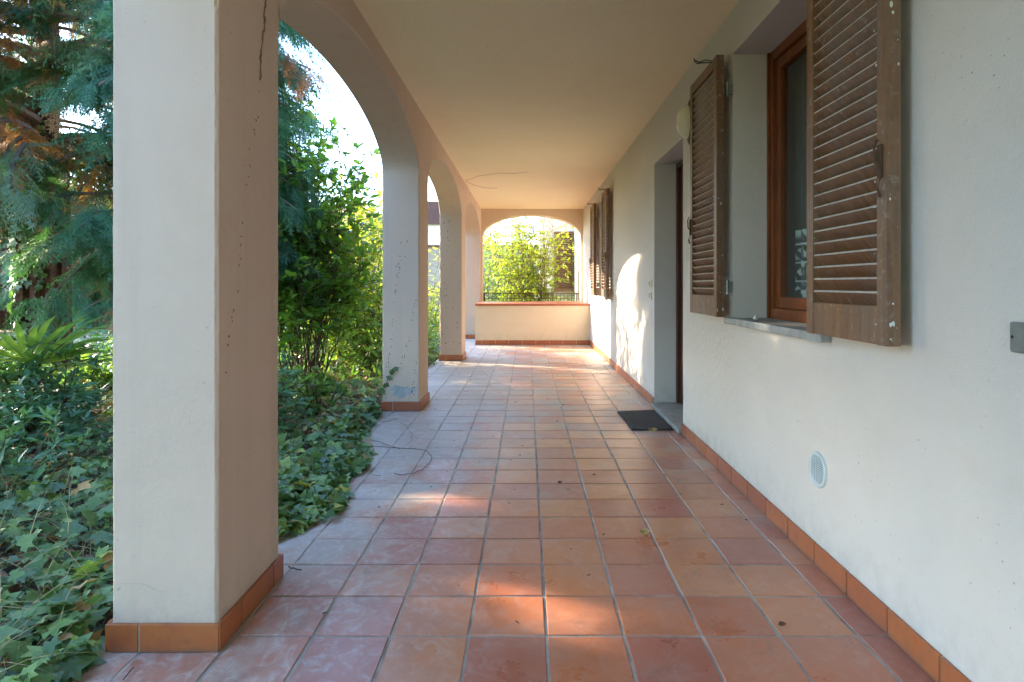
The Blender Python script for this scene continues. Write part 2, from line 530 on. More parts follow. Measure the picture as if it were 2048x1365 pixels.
def rdir(n, up=0.0, rng=RNG):
    d = rng.normal(size=(n, 3)); d /= np.linalg.norm(d, axis=1, keepdims=True); d[:, 2] += up
    return d / np.linalg.norm(d, axis=1, keepdims=True)

# ================================================================ SETTING
XL, XO, XR = -.95, -1.278, 1.165      # arcade inner face, outer face, house wall
ZC = H + 1.55                          # ceiling
YE = 12.75                             # end wall, inner face
T = .2487; TY = .2495; X0 = .0624; Y0 = 1.9645

# ground
def ground():
    n = 70
    xs = np.concatenate([np.linspace(-400, -14, 10), np.linspace(-13, 6, 60), np.linspace(8, 400, 10)])
    ys = np.concatenate([np.linspace(-400, -4, 10), np.linspace(-3, 24, 80), np.linspace(28, 600, 12)])
    v = []; f = []
    for y in ys:
        for x in xs:
            z = -.06
            if -13 < x < -1.6 and -3 < y < 24:
                z += .05 * math.sin(x * 2.1 + y) * math.cos(y * 1.7 - x * .6) + .03
            v.append((x, y, z))
    w_ = len(xs)
    for j in range(len(ys) - 1):
        for i in range(w_ - 1):
            f.append((j * w_ + i, j * w_ + i + 1, (j + 1) * w_ + i + 1, (j + 1) * w_ + i))
    MB().add(v, f).build('ground', 'soil').__setitem__('kind', 'structure')
ground()
pb = MB()
pv = [(-16, 10.6, .035), (-5.6, 10.9, .035), (-5.2, 12.6, .04), (-5.4, 15.3, .04), (-16, 15.6, .04)]
pb.add(pv, [(0, 1, 2, 3, 4)]).build('path', 'path')['kind'] = 'structure'

# porch floor: grout slab + tiles as raised plates
fb = MB()
XF0 = -1.335
fb.box(XF0, XR + .02, -2.4, YE + .3, -.12, -.004)
fb.cur = 1
g = .0085
c = .003
kx0 = math.floor((XF0 - X0) / T); kx1 = math.ceil((XR - X0) / T)
ky0 = math.floor((-2.4 - Y0) / TY); ky1 = math.ceil((YE + .2 - Y0) / TY)
jr = random.Random(3)
for i in range(kx0, kx1):
    for j in range(ky0, ky1):
        a0 = max(X0 + i * T + g / 2, XF0 + .002); a1 = min(X0 + (i + 1) * T - g / 2, XR)
        b0 = Y0 + j * TY + g / 2; b1 = Y0 + (j + 1) * TY - g / 2
        if a1 - a0 < .02: continue
        a0 += jr.uniform(-.0012, .0012); b0 += jr.uniform(-.0012, .0012)
        a1 += jr.uniform(-.0012, .0012); b1 += jr.uniform(-.0012, .0012)
        h = [jr.uniform(-.0014, .0014) for _ in range(4)]
        q = [(a0, b0, -.003), (a1, b0, -.003), (a1, b1, -.003), (a0, b1, -.003),
             (a0 + c, b0 + c, h[0]), (a1 - c, b0 + c, h[1]), (a1 - c, b1 - c, h[2]), (a0 + c, b1 - c, h[3])]
        fb.add(q, [(4, 5, 6, 7), (0, 1, 5, 4), (1, 2, 6, 5), (2, 3, 7, 6), (3, 0, 4, 7)])
fo = fb.build('porch_floor', 'grout'); fo.data.materials.append(M['tile']); fo['kind'] = 'structure'

# ================================================================ HOUSE
house = thing('house', (2.5, 6, 0), 'cream plastered house with a tiled arcade porch of tall arches and brown louvred shutters', 'house')

def rounded_rect(x0, x1, y0, y1, r=.009, seg=3):
    pts = []
    for cx, cy, a in ((x1 - r, y1 - r, 0), (x0 + r, y1 - r, 90), (x0 + r, y0 + r, 180), (x1 - r, y0 + r, 270)):
        for i in range(seg + 1):
            an = R(a + 90 * i / seg)
            pts.append((cx + r * math.cos(an), cy + r * math.sin(an)))
    return pts
def column(b, x0, x1, y0, y1, z0, z1):
    pr = rounded_rect(x0, x1, y0, y1)
    zs = np.linspace(z0, z1, 170)
    v = []; n = len(pr); mx, my = (x0 + x1) / 2, (y0 + y1) / 2
    jc = [0.0] * 4; cr = random.Random(int(y0 * 50))
    for z in zs:
        for q_ in range(4): jc[q_] = jc[q_] * .75 + abs(cr.gauss(0, .0014)) * .5 + (.0035 if cr.random() < .012 else 0)
        for i_, (x, y) in enumerate(pr):
            k_ = jc[i_ // 4] if i_ % 4 in (1, 2) else jc[i_ // 4] * .35
            v.append((x - math.copysign(k_, x - mx), y - math.copysign(k_, y - my), z))
    f = [(i * n + j, i * n + (j + 1) % n, (i + 1) * n + (j + 1) % n, (i + 1) * n + j) for i in range(len(zs) - 1) for j in range(n)]
    f += [tuple(range(n))[::-1], tuple((len(zs) - 1) * n + j for j in range(n))]
    b.add(v, f)
SP = 2.10; RISE = .44
PIL = [(-.75, -.40), (1.885, 2.355), (5.42, 5.91), (8.98, 9.47), (12.58, 13.1)]
HS = .086; TK = .013
def skirt_strip(b, axis, fixed, out, a0, a1, z=HS, joints=None):
    # a run of skirting tiles on a plane; axis 'y': plane x=fixed, outward sign out
    L = sorted([a0] + [q for q in joints if a0 + .015 < q < a1 - .015] + [a1])
    for p, q in zip(L[:-1], L[1:]):
        lo, hi = p + .0035, q - .0035
        u0, u1 = sorted((fixed + out * .001, fixed + out * TK))
        if axis == 'y': b.cbox(u0, u1, lo, hi, .002, z, .002)
        else: b.cbox(lo, hi, u0, u1, .002, z, .002)
JY = [Y0 + k * TY for k in range(-20, 60)]
JX = [X0 + k * T + .1 for k in range(-20, 20)]
for i, (a, b_) in enumerate(PIL):
    b = MB(); column(b, XO, XL, a, b_, -.05, SP)
    p = b.build('pillar', 'plaster_pillar', house)
    s = MB()
    skirt_strip(s, 'y', XL, 1, a - TK, b_ + TK, joints=[a + .13, a + .385])
    skirt_strip(s, 'x', a, -1, XO - TK, XL + TK - .001, joints=[XL - .235])
    skirt_strip(s, 'x', b_, 1, XO - TK, XL + TK - .001, joints=[XL - .235])
    skirt_strip(s, 'y', XO, -1, a - .001, b_ + .001, joints=[a + .25])
    s.build('skirting', 'skirt', p)
    gq = MB(); gq.box(XO - TK * .6, XL + TK * .6, a - TK * .6, b_ + TK * .6, .0, HS - .003)
    gq.build('skirting_joint', 'grout', p)

# arches over the openings, and head of the arcade wall
for (a, b_) in [(PIL[i][1], PIL[i + 1][0]) for i in range(4)]:
    b = MB(); n = 48; ym = (a + b_) / 2; hw = (b_ - a) / 2
    cc = .008; prof = []
    for i in range(n + 1):
        th = math.pi * i / n
        y = ym - hw * math.cos(th); z = SP + RISE * math.sin(th)
        prof.append((y, z))
    v = []; f = []
    for (y, z) in prof:
        dy = (y - ym) / hw ** 2; dz = (z - SP) / RISE ** 2
        L = math.hypot(dy, dz) or 1; ny, nz = dy / L, dz / L
        v += [(XO, y, ZC + .3), (XO, y + ny * cc, z + nz * cc), (XO + cc, y, z), (XL - cc, y, z), (XL, y + ny * cc, z + nz * cc), (XL, y, ZC + .3)]
    for i in range(n):
        for k in range(5):
            f.append((i * 6 + k, i * 6 + k + 1, (i + 1) * 6 + k + 1, (i + 1) * 6 + k))
    b.add(v, f).build('arch', 'plaster_pillar', house)
for (a, b_) in PIL:
    MB().box(XO, XL, a, b_, SP, ZC + .3).build('pier_head', 'plaster_pillar', house)

# ceiling slab
MB().box(XL, XR + .3, -.75, YE + .3, ZC, ZC + .3).build('ceiling', 'ceiling', house)
rb = MB()
rb.add([(-1.30, -.8, ZC + .31), (-1.30, YE + .9, ZC + .31), (6, YE + 3, ZC + 2.6), (6, -.8, ZC + 2.6),
        (-1.30, -.8, ZC + .45), (-1.30, YE + .9, ZC + .45), (6, YE + 3, ZC + 2.74), (6, -.8, ZC + 2.74)],
       [(3, 2, 1, 0), (4, 5, 6, 7), (0, 1, 5, 4), (2, 3, 7, 6), (1, 2, 6, 5), (3, 0, 4, 7)])
rb.build('roof', 'roof', house)

# end wall with arched opening
b = MB(); n = 56
ea, eb = -.928, 1.118; em = (ea + eb) / 2; eh = (eb - ea) / 2; es = 2.10; er = .455
v = []; f = []; cc = .01
y0e, y1e = YE, YE + .30
for i in range(n + 1):
    th = math.pi * i / n
    x = em - eh * math.cos(th); z = es + er * math.sin(th)
    v += [(x, y0e, ZC), (x, y0e, z + cc * .7), (x, y0e + cc, z), (x, y1e, z), (x, y1e, ZC)]
for i in range(n):
    for k in range(4):
        f.append((i * 5 + k, (i + 1) * 5 + k, (i + 1) * 5 + k + 1, i * 5 + k + 1))
b.add(v, f)
b.box(XL, ea, y0e, y1e, 0, ZC)
b.box(eb, XR, y0e, y1e, 0, ZC)
b.build('end_wall', 'plaster', house)

# parapet block under the end arch
PY = 11.31; PZ = .763
b = MB(); b.box(XL - .005, XR, PY, YE + .28, 0, PZ - .044)
par = b.build('parapet', 'plaster', house)
b = MB()
Ls = [XL - .005 + k * .3 for k in range(7)] + [XR]
for p, q in zip(Ls[:-1], Ls[1:]):
    b.cbox(p + .0015, q - .0015, PY - .018, YE - .002, PZ - .042, PZ, .005)
b.build('coping', 'skirt', par)
s = MB(); skirt_strip(s, 'x', PY, -1, XL, XR - .015, joints=JX)
s.build('skirting', 'skirt', par)

# house wall with openings (y0,y1,z0,z1)
WT = .30; YW0, YW1 = -3.0, 15.0
OPS = [(2.36, 3.477, .93, 2.426), (4.585, 5.62, .0, 2.22), (8.88, 9.90, .93, 2.426)]
b = MB()
ys = [YW0] + [q for o in OPS for q in o[:2]] + [YW1]
zt = ZC + .3
for k in range(len(OPS) + 1):
    b.box(XR, XR + WT, ys[2 * k], ys[2 * k + 1], -.1, zt)
for (a, q, z0, z1) in OPS:
    b.box(XR, XR + WT, a, q, z1, zt)
    if z0 > 0: b.box(XR, XR + WT, a, q, -.1, z0)
hw_ = b.build('wall', 'wall', house)
# skirting of the house wall
for (a, q) in ((-2.3, 4.585), (5.62, PY - .015)):
    s = MB(); skirt_strip(s, 'y', XR, -1, a, q, joints=JY); s.build('skirting', 'skirt', hw_)
    MB().box(XR - TK * .6, XR + .001, a + .002, q - .002, 0, HS - .003).build('skirting_joint', 'grout', hw_)
# dark room behind
b = MB()
b.box(XR + WT, 4.2, YW0, YW1, -.1, -.02); b.box(4.2, 4.4, YW0, YW1, -.1, zt); b.box(XR + WT, 4.2, YW0, YW1, 2.9, zt)
b.box(XR + WT, 4.2, YW0 - .2, YW0, -.1, zt)
for yy in (4.2, 6.1, 8.2, 14.75): b.box(XR + WT, 4.2, yy, yy + .12, -.02, 2.9)
b.build('room', 'dark', house)

# windows
def window(a, q, z0, z1):
    xf = XR + .203
    b = MB(); fw = .055
    b.cbox(xf, xf + .06, q - fw, q - .001, z0 + .002, z1 - .001, .004)
    b.cbox(xf, xf + .06, a + .001, a + fw, z0 + .002, z1 - .001, .004)
    b.cbox(xf + .001, xf + .059, a + fw, q - fw, z0 + .002, z0 + .06, .004)
    b.cbox(xf + .001, xf + .059, a + fw, q - fw, z1 - .055, z1 - .001, .004)
    b.cbox(xf - .012, xf, q - .02, q - .001, z0 + .002, z1 - .001, .003)
    wd = b.build('window', 'window', house)
    ym = (a + q) / 2
    for (s0, s1) in ((a + fw, ym), (ym, q - fw)):
        b = MB(); sw = .052; x0 = xf + .018; x1 = xf + .066
        b.cbox(x0, x1, s0 + .002, s0 + sw, z0 + .062, z1 - .057, .005)
        b.cbox(x0, x1, s1 - sw, s1 - .002, z0 + .062, z1 - .057, .005)
        b.cbox(x0 + .001, x1 - .001, s0 + sw, s1 - sw, z0 + .062, z0 + .125, .005)
        b.cbox(x0 + .001, x1 - .001, s0 + sw, s1 - sw, z1 - .115, z1 - .057, .005)
        b.build('sash', 'window', wd)
        MB().box(x0 + .022, x0 + .027, s0 + sw - .005, s1 - sw + .005, z0 + .12, z1 - .11).build('pane', 'glass', wd)
    b = MB(); b.cbox(XR - .038, xf + .004, a + .0015, q - .0015, z0 - .026, z0 + .003, .004)
    b.cbox(XR - .041, XR - .0015, a - .012, q + .03, z0 - .029, z0 + .006, .004)
    b.build('sill', 'sill', wd)
    return wd
W1 = window(*OPS[0]); W2 = window(*OPS[2])

# shutters: leaf lying back along the wall, hinge side at yh, free side at yf
def shutter(yh, yf, swing, z0=.938, z1=2.425, flecks=1):
    lo, hi = min(yh, yf), max(yh, yf)
    x1 = XR - .048; th = .042
    def xs(y):   # small opening angle so that the free edge stands off the wall
        return x1 - th - swing * abs(y - yh)
    def slab(b, ya, yb, za, zb, d0=0, d1=0, c=.003):
        xa, xb = xs(ya), xs(yb)
        v = [(xa + d0, ya, za), (xb + d0, yb, za), (xb + th - d1, yb, za), (xa + th - d1, ya, za),
             (xa + d0, ya, zb), (xb + d0, yb, zb), (xb + th - d1, yb, zb), (xa + th - d1, ya, zb)]
        b.add(v, [(3, 2, 1, 0), (4, 5, 6, 7), (0, 1, 5, 4), (1, 2, 6, 5), (2, 3, 7, 6), (3, 0, 4, 7)])
    b = MB(); st = .052
    slab(b, lo, lo + st, z0, z1); slab(b, hi - st, hi, z0, z1)
    slab(b, lo + st, hi - st, z0 + .001, z0 + .118, .001, .001); slab(b, lo + st, hi - st, z1 - .062, z1 - .001, .001, .001)
    mid = (z0 + z1) / 2
    pitch = .0445; z = z0 + .128
    ya, yb = lo + st - .004, hi - st + .004
    while z < z1 - .07:
        # louvre: front (porch-side) edge high, back edge low
        for_v = []
        for (y) in (ya, yb):
            xf = xs(y)
            for_v += [(xf + .003, y, z + .030), (xf + .006, y, z + .0365), (xf + th - .003, y, z - .004), (xf + th - .007, y, z - .010)]
        b.add(for_v, [(1, 2, 6, 5), (2, 3, 7, 6), (3, 0, 4, 7), (3, 2, 1, 0), (4, 5, 6, 7)])
        b.cur = 2; b.add(for_v, [(0, 1, 5, 4)]); b.cur = 0
        z += pitch
    if flecks:
        r = random.Random(int(yh * 100)); b.cur = 1; k = b
        ye = lo - .0012
        for _ in range(22):
            zz = r.uniform(z0 + .01, z1 - .05); xx = xs(lo) + r.uniform(.004, th - .004); s_ = .001 + .0055 * r.random() ** 2.5
            if r.random() < .35: zz = z0 + r.uniform(.005, .09)
            k.sphere((xx, ye, zz), (s_ * .8, .0012, s_ * r.uniform(.8, 1.8)), 7, 4)
        for _ in range(12):
            yy = r.uniform(lo + st, lo + st + .01) if r.random() < .6 else r.uniform(lo, hi); zz = r.uniform(z0 + .01, z1 - .1); s_ = r.uniform(.001, .0035)
            k.sphere((xs(yy) - .001, yy, zz), (.0015, s_, s_ * 1.3), 7, 4)
    leafm = b.build('shutter', 'shutter', house); leafm.data.materials.append(M['white_speck']); leafm.data.materials.append(M['dust'])
    # hinges on the hinge edge
    sg = 1 if yh == hi else -1
    for zz in (z0 + .17, z1 - .2):
        h = MB()
        h.tube([(XR - .032, yh + sg * .010, zz - .04), (XR - .032, yh + sg * .010, zz + .04)], .008, 8)
        h.box(XR - .03, XR - .001, yh + sg * .006, yh + sg * .012, zz - .03, zz + .03)
        h.build('hinge', 'metal', leafm)
    # latch on the free stile
    sf = -1 if yf == lo else 1
    yl = yf - sf * .026; xl = xs(yl)
    h = MB(); zc = z0 + .56
    h.cbox(xl - .010, xl - .0005, yl - .010, yl + .010, zc - .05, zc + .05, .002)
    h.tube([(xl - .008, yl, zc - .02), (xl - .018, yl + .004, zc - .005), (xl - .020, yl + .006, zc + .045), (xl - .012, yl, zc + .065)], .004, 7)
    h.tube([(xl - .006, yl - .004, zc - .05), (xl - .018, yl - .010, zc - .085), (xl - .008, yl - .004, zc - .11)], .004, 6)
    h.build('latch', 'rust_iron', leafm)
    # wire hook over the top
    h = MB(); yt = yh - sg * .02
    xt = xs(yt)
    yq = lo + .09
    h.tube([(xs(yq) + .01, yq, z1 - .005), (xs(yq) - .03, yq + .02, z1 + .010), (xs(yq) - .06, yq + .04, z1 + .004), (xs(yq) - .085, yq + .05, z1 + .018), (xs(yq) - .09, yq + .05, z1 + .03)], .0035, 6)
    h.tube([(xs(yq) + .01, yq, z1 - .012), (xs(yq) - .04, yq + .02, z1 - .006), (xs(yq) - .075, yq + .04, z1 - .004), (xs(yq) - .09, yq + .05, z1 + .02)], .0035, 6)
    h.build('hook', 'iron', leafm)
    return leafm
shutter(2.36, 1.835, -.0)
shutter(3.482, 4.05, .0)
shutter(8.88, 8.34, .0)
shutter(9.90, 10.45, .0)

# door
a, q, z0, z1 = OPS[1]
b = MB()
xd = XR + .196
b.cbox(xd + .03, xd + .075, a + .05, q - .05, .045, z1 - .05, .004)
for (za, zb) in ((.15, .95), (1.1, 2.05)):
    for (ya, yb) in ((a + .14, (a + q) / 2 - .05), ((a + q) / 2 + .05, q - .14)):
        b.cbox(xd + .018, xd + .03, ya, yb, za, zb, .008)
dr = b.build('door', 'door', house)
b = MB()
b.cbox(xd, xd + .08, q - .05, q - .001, .044, z1 - .001, .005)
b.cbox(xd, xd + .08, a + .001, a + .05, .044, z1 - .001, .005)
b.cbox(xd + .001, xd + .079, a + .05, q - .05, z1 - .05, z1 - .001, .005)
b.build('door_frame', 'door', dr)
b = MB(); b.tube([(xd + .018, a + .12, 1.02), (xd - .03, a + .12, 1.02), (xd - .032, a + .23, 1.02)], .009, 8)
b.build('handle', 'metal', dr)
b = MB(); b.cbox(1.130, XR + .28, a + .003, q - .003, .004, .042, .006)
b.build('threshold', 'threshold', dr)

# wing of the house facing the porch beyond the garden strip
b = MB()
b.box(.30, XR + WT, 15.0, 15.3, -.1, 3.4)
wg = b.build('rear_wing', 'far_house', house)
def back_shutter(x0, x1, z0, z1, y):
    b = MB()
    b.box(x0, x0 + .05, y - .045, y - .005, z0, z1); b.box(x1 - .05, x1, y - .045, y - .005, z0, z1)
    b.box(x0 + .05, x1 - .05, y - .044, y - .006, z0, z0 + .07); b.box(x0 + .05, x1 - .05, y - .044, y - .006, z1 - .06, z1)
    z = z0 + .08
    while z < z1 - .08:
        b.add([(x0 + .05, y - .042, z), (x1 - .05, y - .042, z), (x1 - .05, y - .01, z + .035), (x0 + .05, y - .01, z + .035), (x0 + .05, y - .045, z - .008), (x1 - .05, y - .045, z - .008)], [(0, 1, 2, 3), (4, 5, 1, 0)])
        z += .048
    b.build('shutter', 'shutter', wg)
back_shutter(.66, 1.145, .93, 2.40, 15.0)
MB().box(.30, XR - .0, 14.93, 15.0 - .0015, .83, .88).build('sill', 'sill', wg)
# peeling outer strip of the house wall past the porch
MB().box(XR - .012, XR - .001, YE + .302, 14.99, 0, 3.0).build('peeling_render', 'peeling', hw_)

# ================================================================ THINGS ON THE WALL
# curtains
def curtain(a, q, z0, z1, lab):
    n = 90; v = []; f = []
    xc = XR + .33
    for i in range(n + 1):
        y = a + (q - a) * i / n
        x = xc + .014 * math.sin(i * .9) + .008 * math.sin(i * .37 + 1)
        v += [(x, y, z0), (x + .004, y, z1)]
    for i in range(n): f.append((2 * i, 2 * i + 2, 2 * i + 3, 2 * i + 1))
    o = MB().add(v, f).build('lace_curtain', 'lace', None, (xc, (a + q) / 2, z0), True)
    tag(o, lab, 'curtain', 'lace curtains')
curtain(2.42, 3.40, 1.02, 2.30, 'white lace curtain with flower border hanging behind the near window glass')
curtain(8.94, 9.83, 1.02, 2.30, 'white lace curtain hanging behind the far window beside the sunlit wall')

# wall lamp
lt = thing('wall_lamp', (XR, 4.32, 2.14), 'oval bulkhead wall lamp with cream frosted glass beside the far shutter of the near window', 'lamp')
b = MB(); b.sphere((XR - .012, 4.32, 2.265), (.030, .092, .165), 24, 14)
b.build('base_plate', 'iron', lt, smooth=True)
b = MB()
ring = []
pr = [(0.0, 1.0), (.035, 1.0), (.06, .88), (.085, .62), (.098, .3), (.10, .0)]
v = []; f = []; K = 28
for (d, s_) in pr:
    for j in range(K):
        an = 2 * math.pi * j / K
        v.append((XR - .014 - d, 4.32 + .062 * s_ * math.cos(an), 2.265 + .118 * s_ * math.sin(an)))
for i in range(len(pr) - 1):
    for j in range(K): f.append((i * K + j, i * K + (j + 1) % K, (i + 1) * K + (j + 1) % K, (i + 1) * K + j))
b.add(v, f); b.build('lamp_glass', 'lampglass', lt, smooth=True)

# vent cover
vt = thing('vent_cover', (XR, 2.452, .312), 'round pale plastic vent cover low on the wall below the near window', 'vent')
vy, vz, vr = 2.452, .384, .071
b = MB(); K = 40; v = []; f = []
pr = [(vr, .0), (vr, .006), (vr - .004, .010), (vr - .015, .009), (vr - .018, .004), (vr - .018, .001)]
for (rr, d) in pr:
    for j in range(K):
        an = 2 * math.pi * j / K
        v.append((XR - d, vy + rr * math.cos(an), vz + rr * math.sin(an)))
for i in range(len(pr) - 1):
    for j in range(K): f.append((i * K + j, i * K + (j + 1) % K, (i + 1) * K + (j + 1) % K, (i + 1) * K + j))
b.add(v, f); b.build('rim', 'vent', vt, smooth=True)
b = MB(); rr = vr - .018
b.tube([(XR - .001, vy, vz), (XR - .0035, vy, vz)], rr, 32)
b.build('backing', 'vent_dark', vt)
b = MB()
for k in range(-6, 7):
    o_ = k * .0082; hl = math.sqrt(max(rr * rr - o_ * o_, 0)) * .98
    b.box(XR - .008, XR - .0036, vy - hl, vy + hl, vz + o_ - .0018, vz + o_ + .0018)
for k in range(-3, 4):
    o_ = k * .0155; hl = math.sqrt(max(rr * rr - o_ * o_, 0)) * .98
    b.box(XR - .0072, XR - .0036, vy + o_ - .001, vy + o_ + .001, vz - hl, vz + hl)
b.build('grille', 'vent', vt)

# switch plates
for k, (zz, lab) in enumerate(((1.13, 'upper of the two small cream switch plates beside the front door'), (1.018, 'lower of the two small cream switch plates beside the front door'))):
    t = thing('switch_plate', (XR, 5.78, zz - .036), lab, 'switch', 'switch plates by the door')
    b = MB(); b.cbox(XR - .012, XR - .0005, 5.72, 5.84, zz - .036, zz + .036, .004); b.build('plate', 'plastic', t)
    b = MB(); b.cbox(XR - .016, XR - .0122, 5.765, 5.795, zz - .02, zz + .02, .002); b.build('button', 'button', t)
# metal cover plate on the near wall
mp = thing('cover_plate', (XR, 1.40, .962), 'grey green metal cover plate on the near wall at the right edge', 'plate')
b = MB(); b.cbox(XR - .012, XR - .0005, 1.33, 1.468, .963, 1.036, .005); b.build('plate', 'metal', mp)
for y_ in (1.458, 1.34): MB().tube([(XR - .0125, y_, 1.000), (XR - .0145, y_, 1.000)], .0035, 10).build('screw', 'iron', mp)

# doormat
b = MB(); rr = random.Random(5)
n = 26; pts = []
cs = [(.806, 4.70), (1.122, 4.705), (1.118, 5.43), (.79, 5.36)]
for k in range(4):
    p, q2 = cs[k], cs[(k + 1) % 4]
    for i in range(n): t_ = i / n; pts.append((p[0] + (q2[0] - p[0]) * t_ + rr.uniform(-.004, .004), p[1] + (q2[1] - p[1]) * t_ + rr.uniform(-.005, .005)))
N_ = len(pts); cx_, cy_ = .96, 5.06
v = [(x, y, .003) for x, y in pts] + [(x, y, .013) for x, y in pts] + [(cx_ + (x - cx_) * .9, cy_ + (y - cy_) * .94, .016) for x, y in pts] + [(cx_, cy_, .0165)]
f = [(i, (i + 1) % N_, N_ + (i + 1) % N_, N_ + i) for i in range(N_)] + [(N_ + i, N_ + (i + 1) % N_, 2 * N_ + (i + 1) % N_, 2 * N_ + i) for i in range(N_)] + [(2 * N_ + i, 2 * N_ + (i + 1) % N_, 3 * N_) for i in range(N_)]
tag(b.add(v, f).build('doormat', 'mat', None, (.96, 5.06, 0)), 'worn black rubber doormat on the tiles in front of the door', 'doormat')

# marks on plaster: dead creeper, cracks, stain
def specks(name, x, pts, mat, label, cat, axis='x'):
    b = MB()
    for (a_, z_, s_) in pts:
        r_ = (.0016, s_, s_ * random.uniform(.7, 1.6)) if axis == 'x' else (s_, .0016, s_ * random.uniform(.7, 1.6))
        c_ = (x, a_, z_) if axis == 'x' else (a_, x, z_)
        b.sphere(c_, r_, 6, 4)
    return b
def px(x, y, X):      # point on plane X seen at photograph pixel
    Y = 1228 * X / (x - 1054); return Y, H + (568 - y) * Y / 1228
def py_(x, y, Y):
    return (x - 1054) * Y / 1228, H + (568 - y) * Y / 1228
# creeper residue on pillar 1 inner face
b = MB()
path_ = [(531, 0), (527, 30), (530, 45), (525, 70), (520, 110), (521, 145), (519, 165)]
pp = []
for i, (x_, y_) in enumerate(path_):
    Y, Z = px(x_, y_, XL); pp.append((XL + .002, Y, Z))
fine = []
for p0, p1 in zip(pp[:-1], pp[1:]):
    for t_ in np.linspace(0, 1, 6)[:-1]:
        fine.append(tuple(p0[k] + (p1[k] - p0[k]) * t_ + (random.uniform(-.004, .004) if k == 1 else 0) for k in range(3)))
b.tube(fine, [.0035 + .0012 * math.sin(i) for i in range(len(fine))], 5)
for (x_, y_) in [(527, 30), (527, 47), (524, 90), (517, 180), (515, 232), (512, 243), (509, 262), (508, 270), (499, 300), (498, 330), (497, 355), (492, 370), (485, 448), (482, 475), (480, 490), (480, 510), (477, 530), (474, 582), (467, 625), (462, 640), (456, 675), (454, 695), (450, 742)]:
    Y, Z = px(x_ + random.uniform(-1, 1), y_, XL)
    for _ in range(2):
        b.sphere((XL + .0015, Y + random.gauss(0, .003), Z + random.gauss(0, .005)), (.0015, random.uniform(.0012, .0028), random.uniform(.0015, .005)), 6, 4)
tag(b.build('dead_creeper', 'crack', None, (XL, 2.2, 1.0)), 'thin dried creeper stem and its specks on the side of the nearest pillar', 'creeper', 'dead creeper marks on the pillars')
# marks on pillar 2 near face
b = MB(); yy = PIL[2][0] - .0015
rr = random.Random(9)
def trail(pts, n, sp_, s0, s1):
    for _ in range(n):
        k = rr.randrange(len(pts) - 1); t_ = rr.random()
        x_ = pts[k][0] + (pts[k + 1][0] - pts[k][0]) * t_ + rr.gauss(0, sp_); y_ = pts[k][1] + (pts[k + 1][1] - pts[k][1]) * t_
        X, Z = py_(x_, y_, yy); X = min(max(X, XO + .01), XL - .012)
        b.sphere((X, yy, Z), (rr.uniform(s0, s1) * .8, .0015, rr.uniform(s0, s1) * 1.8), 6, 4)
trail([(800, 520), (790, 590), (782, 690), (775, 740)], 42, 2.6, .0015, .0045)
trail([(832, 600), (818, 680), (800, 740)], 30, 3, .0015, .0045)
trail([(835, 700), (825, 790)], 20, 2, .002, .005)
trail([(810, 480), (795, 560)], 12, 6, .002, .005)
tag(b.build('dead_creeper', 'dead_shoot', None, (-1.1, yy, .5)), 'dark speckled creeper marks rising up the front of the second pillar', 'creeper', 'dead creeper marks on the pillars')
b = MB(); yy3 = PIL[3][0] - .0015
for _ in range(34):
    x_ = rr.uniform(885, 925); y_ = rr.uniform(420, 700)
    X, Z = py_(x_, y_, yy3); X = min(max(X, XO + .01), XL - .012)
    b.sphere((X, yy3, Z), (rr.uniform(.003, .009), .0015, rr.uniform(.004, .014)), 6, 4)
tag(b.build('dead_creeper', 'twig', None, (-1.1, yy3, .5)), 'faint grey creeper specks on the front of the third pillar', 'creeper', 'dead creeper marks on the pillars')
# stain on pillar 2
b = MB(); pts = []
for k in range(40):
    an = 2 * math.pi * k / 40; r_ = 1 + .22 * math.sin(3 * an + 1) + .14 * math.sin(7 * an) + .06 * math.sin(13 * an)
    X, Z = py_(804 + 24 * r_ * math.cos(an), 783 - 11 * r_ * math.sin(an), yy)
    pts.append((X, yy + .0003, Z))
b.add(pts + [(p[0], yy + .001, p[2]) for p in pts], [tuple(range(40))] + [(i, (i + 1) % 40, 40 + (i + 1) % 40, 40 + i) for i in range(40)])
tag(b.build('paint_stain', 'stain', None, (-1.1, yy, .2)), 'grey blue patch of bare paint near the foot of the second pillar', 'stain')
# ceiling crack
b = MB()
def ceil_pt(x_, y_):
    Y = 1228 * 1.55 / (568 - y_); return ((x_ - 1054) * Y / 1228, Y, ZC - .0012)
for path_ in ([(931, 361), (945, 357), (955, 353), (975, 350), (1000, 346.5), (1030, 347), (1062, 343)], [(931, 362), (945, 369), (968, 376), (1000, 377)]):
    q_ = [ceil_pt(*p) for p in path_]
    ff = []
    for p0, p1 in zip(q_[:-1], q_[1:]):
        for t_ in np.linspace(0, 1, 7)[:-1]: ff.append((p0[0] + (p1[0] - p0[0]) * t_, p0[1] + (p1[1] - p0[1]) * t_ + rr.uniform(-.02, .02), ZC - .001))
    b.tube(ff, .003, 4)
tag(b.build('ceiling_crack', 'crack', None, (-.5, 8, ZC - .002)), 'thin branching crack across the ceiling near the third pillar', 'crack')

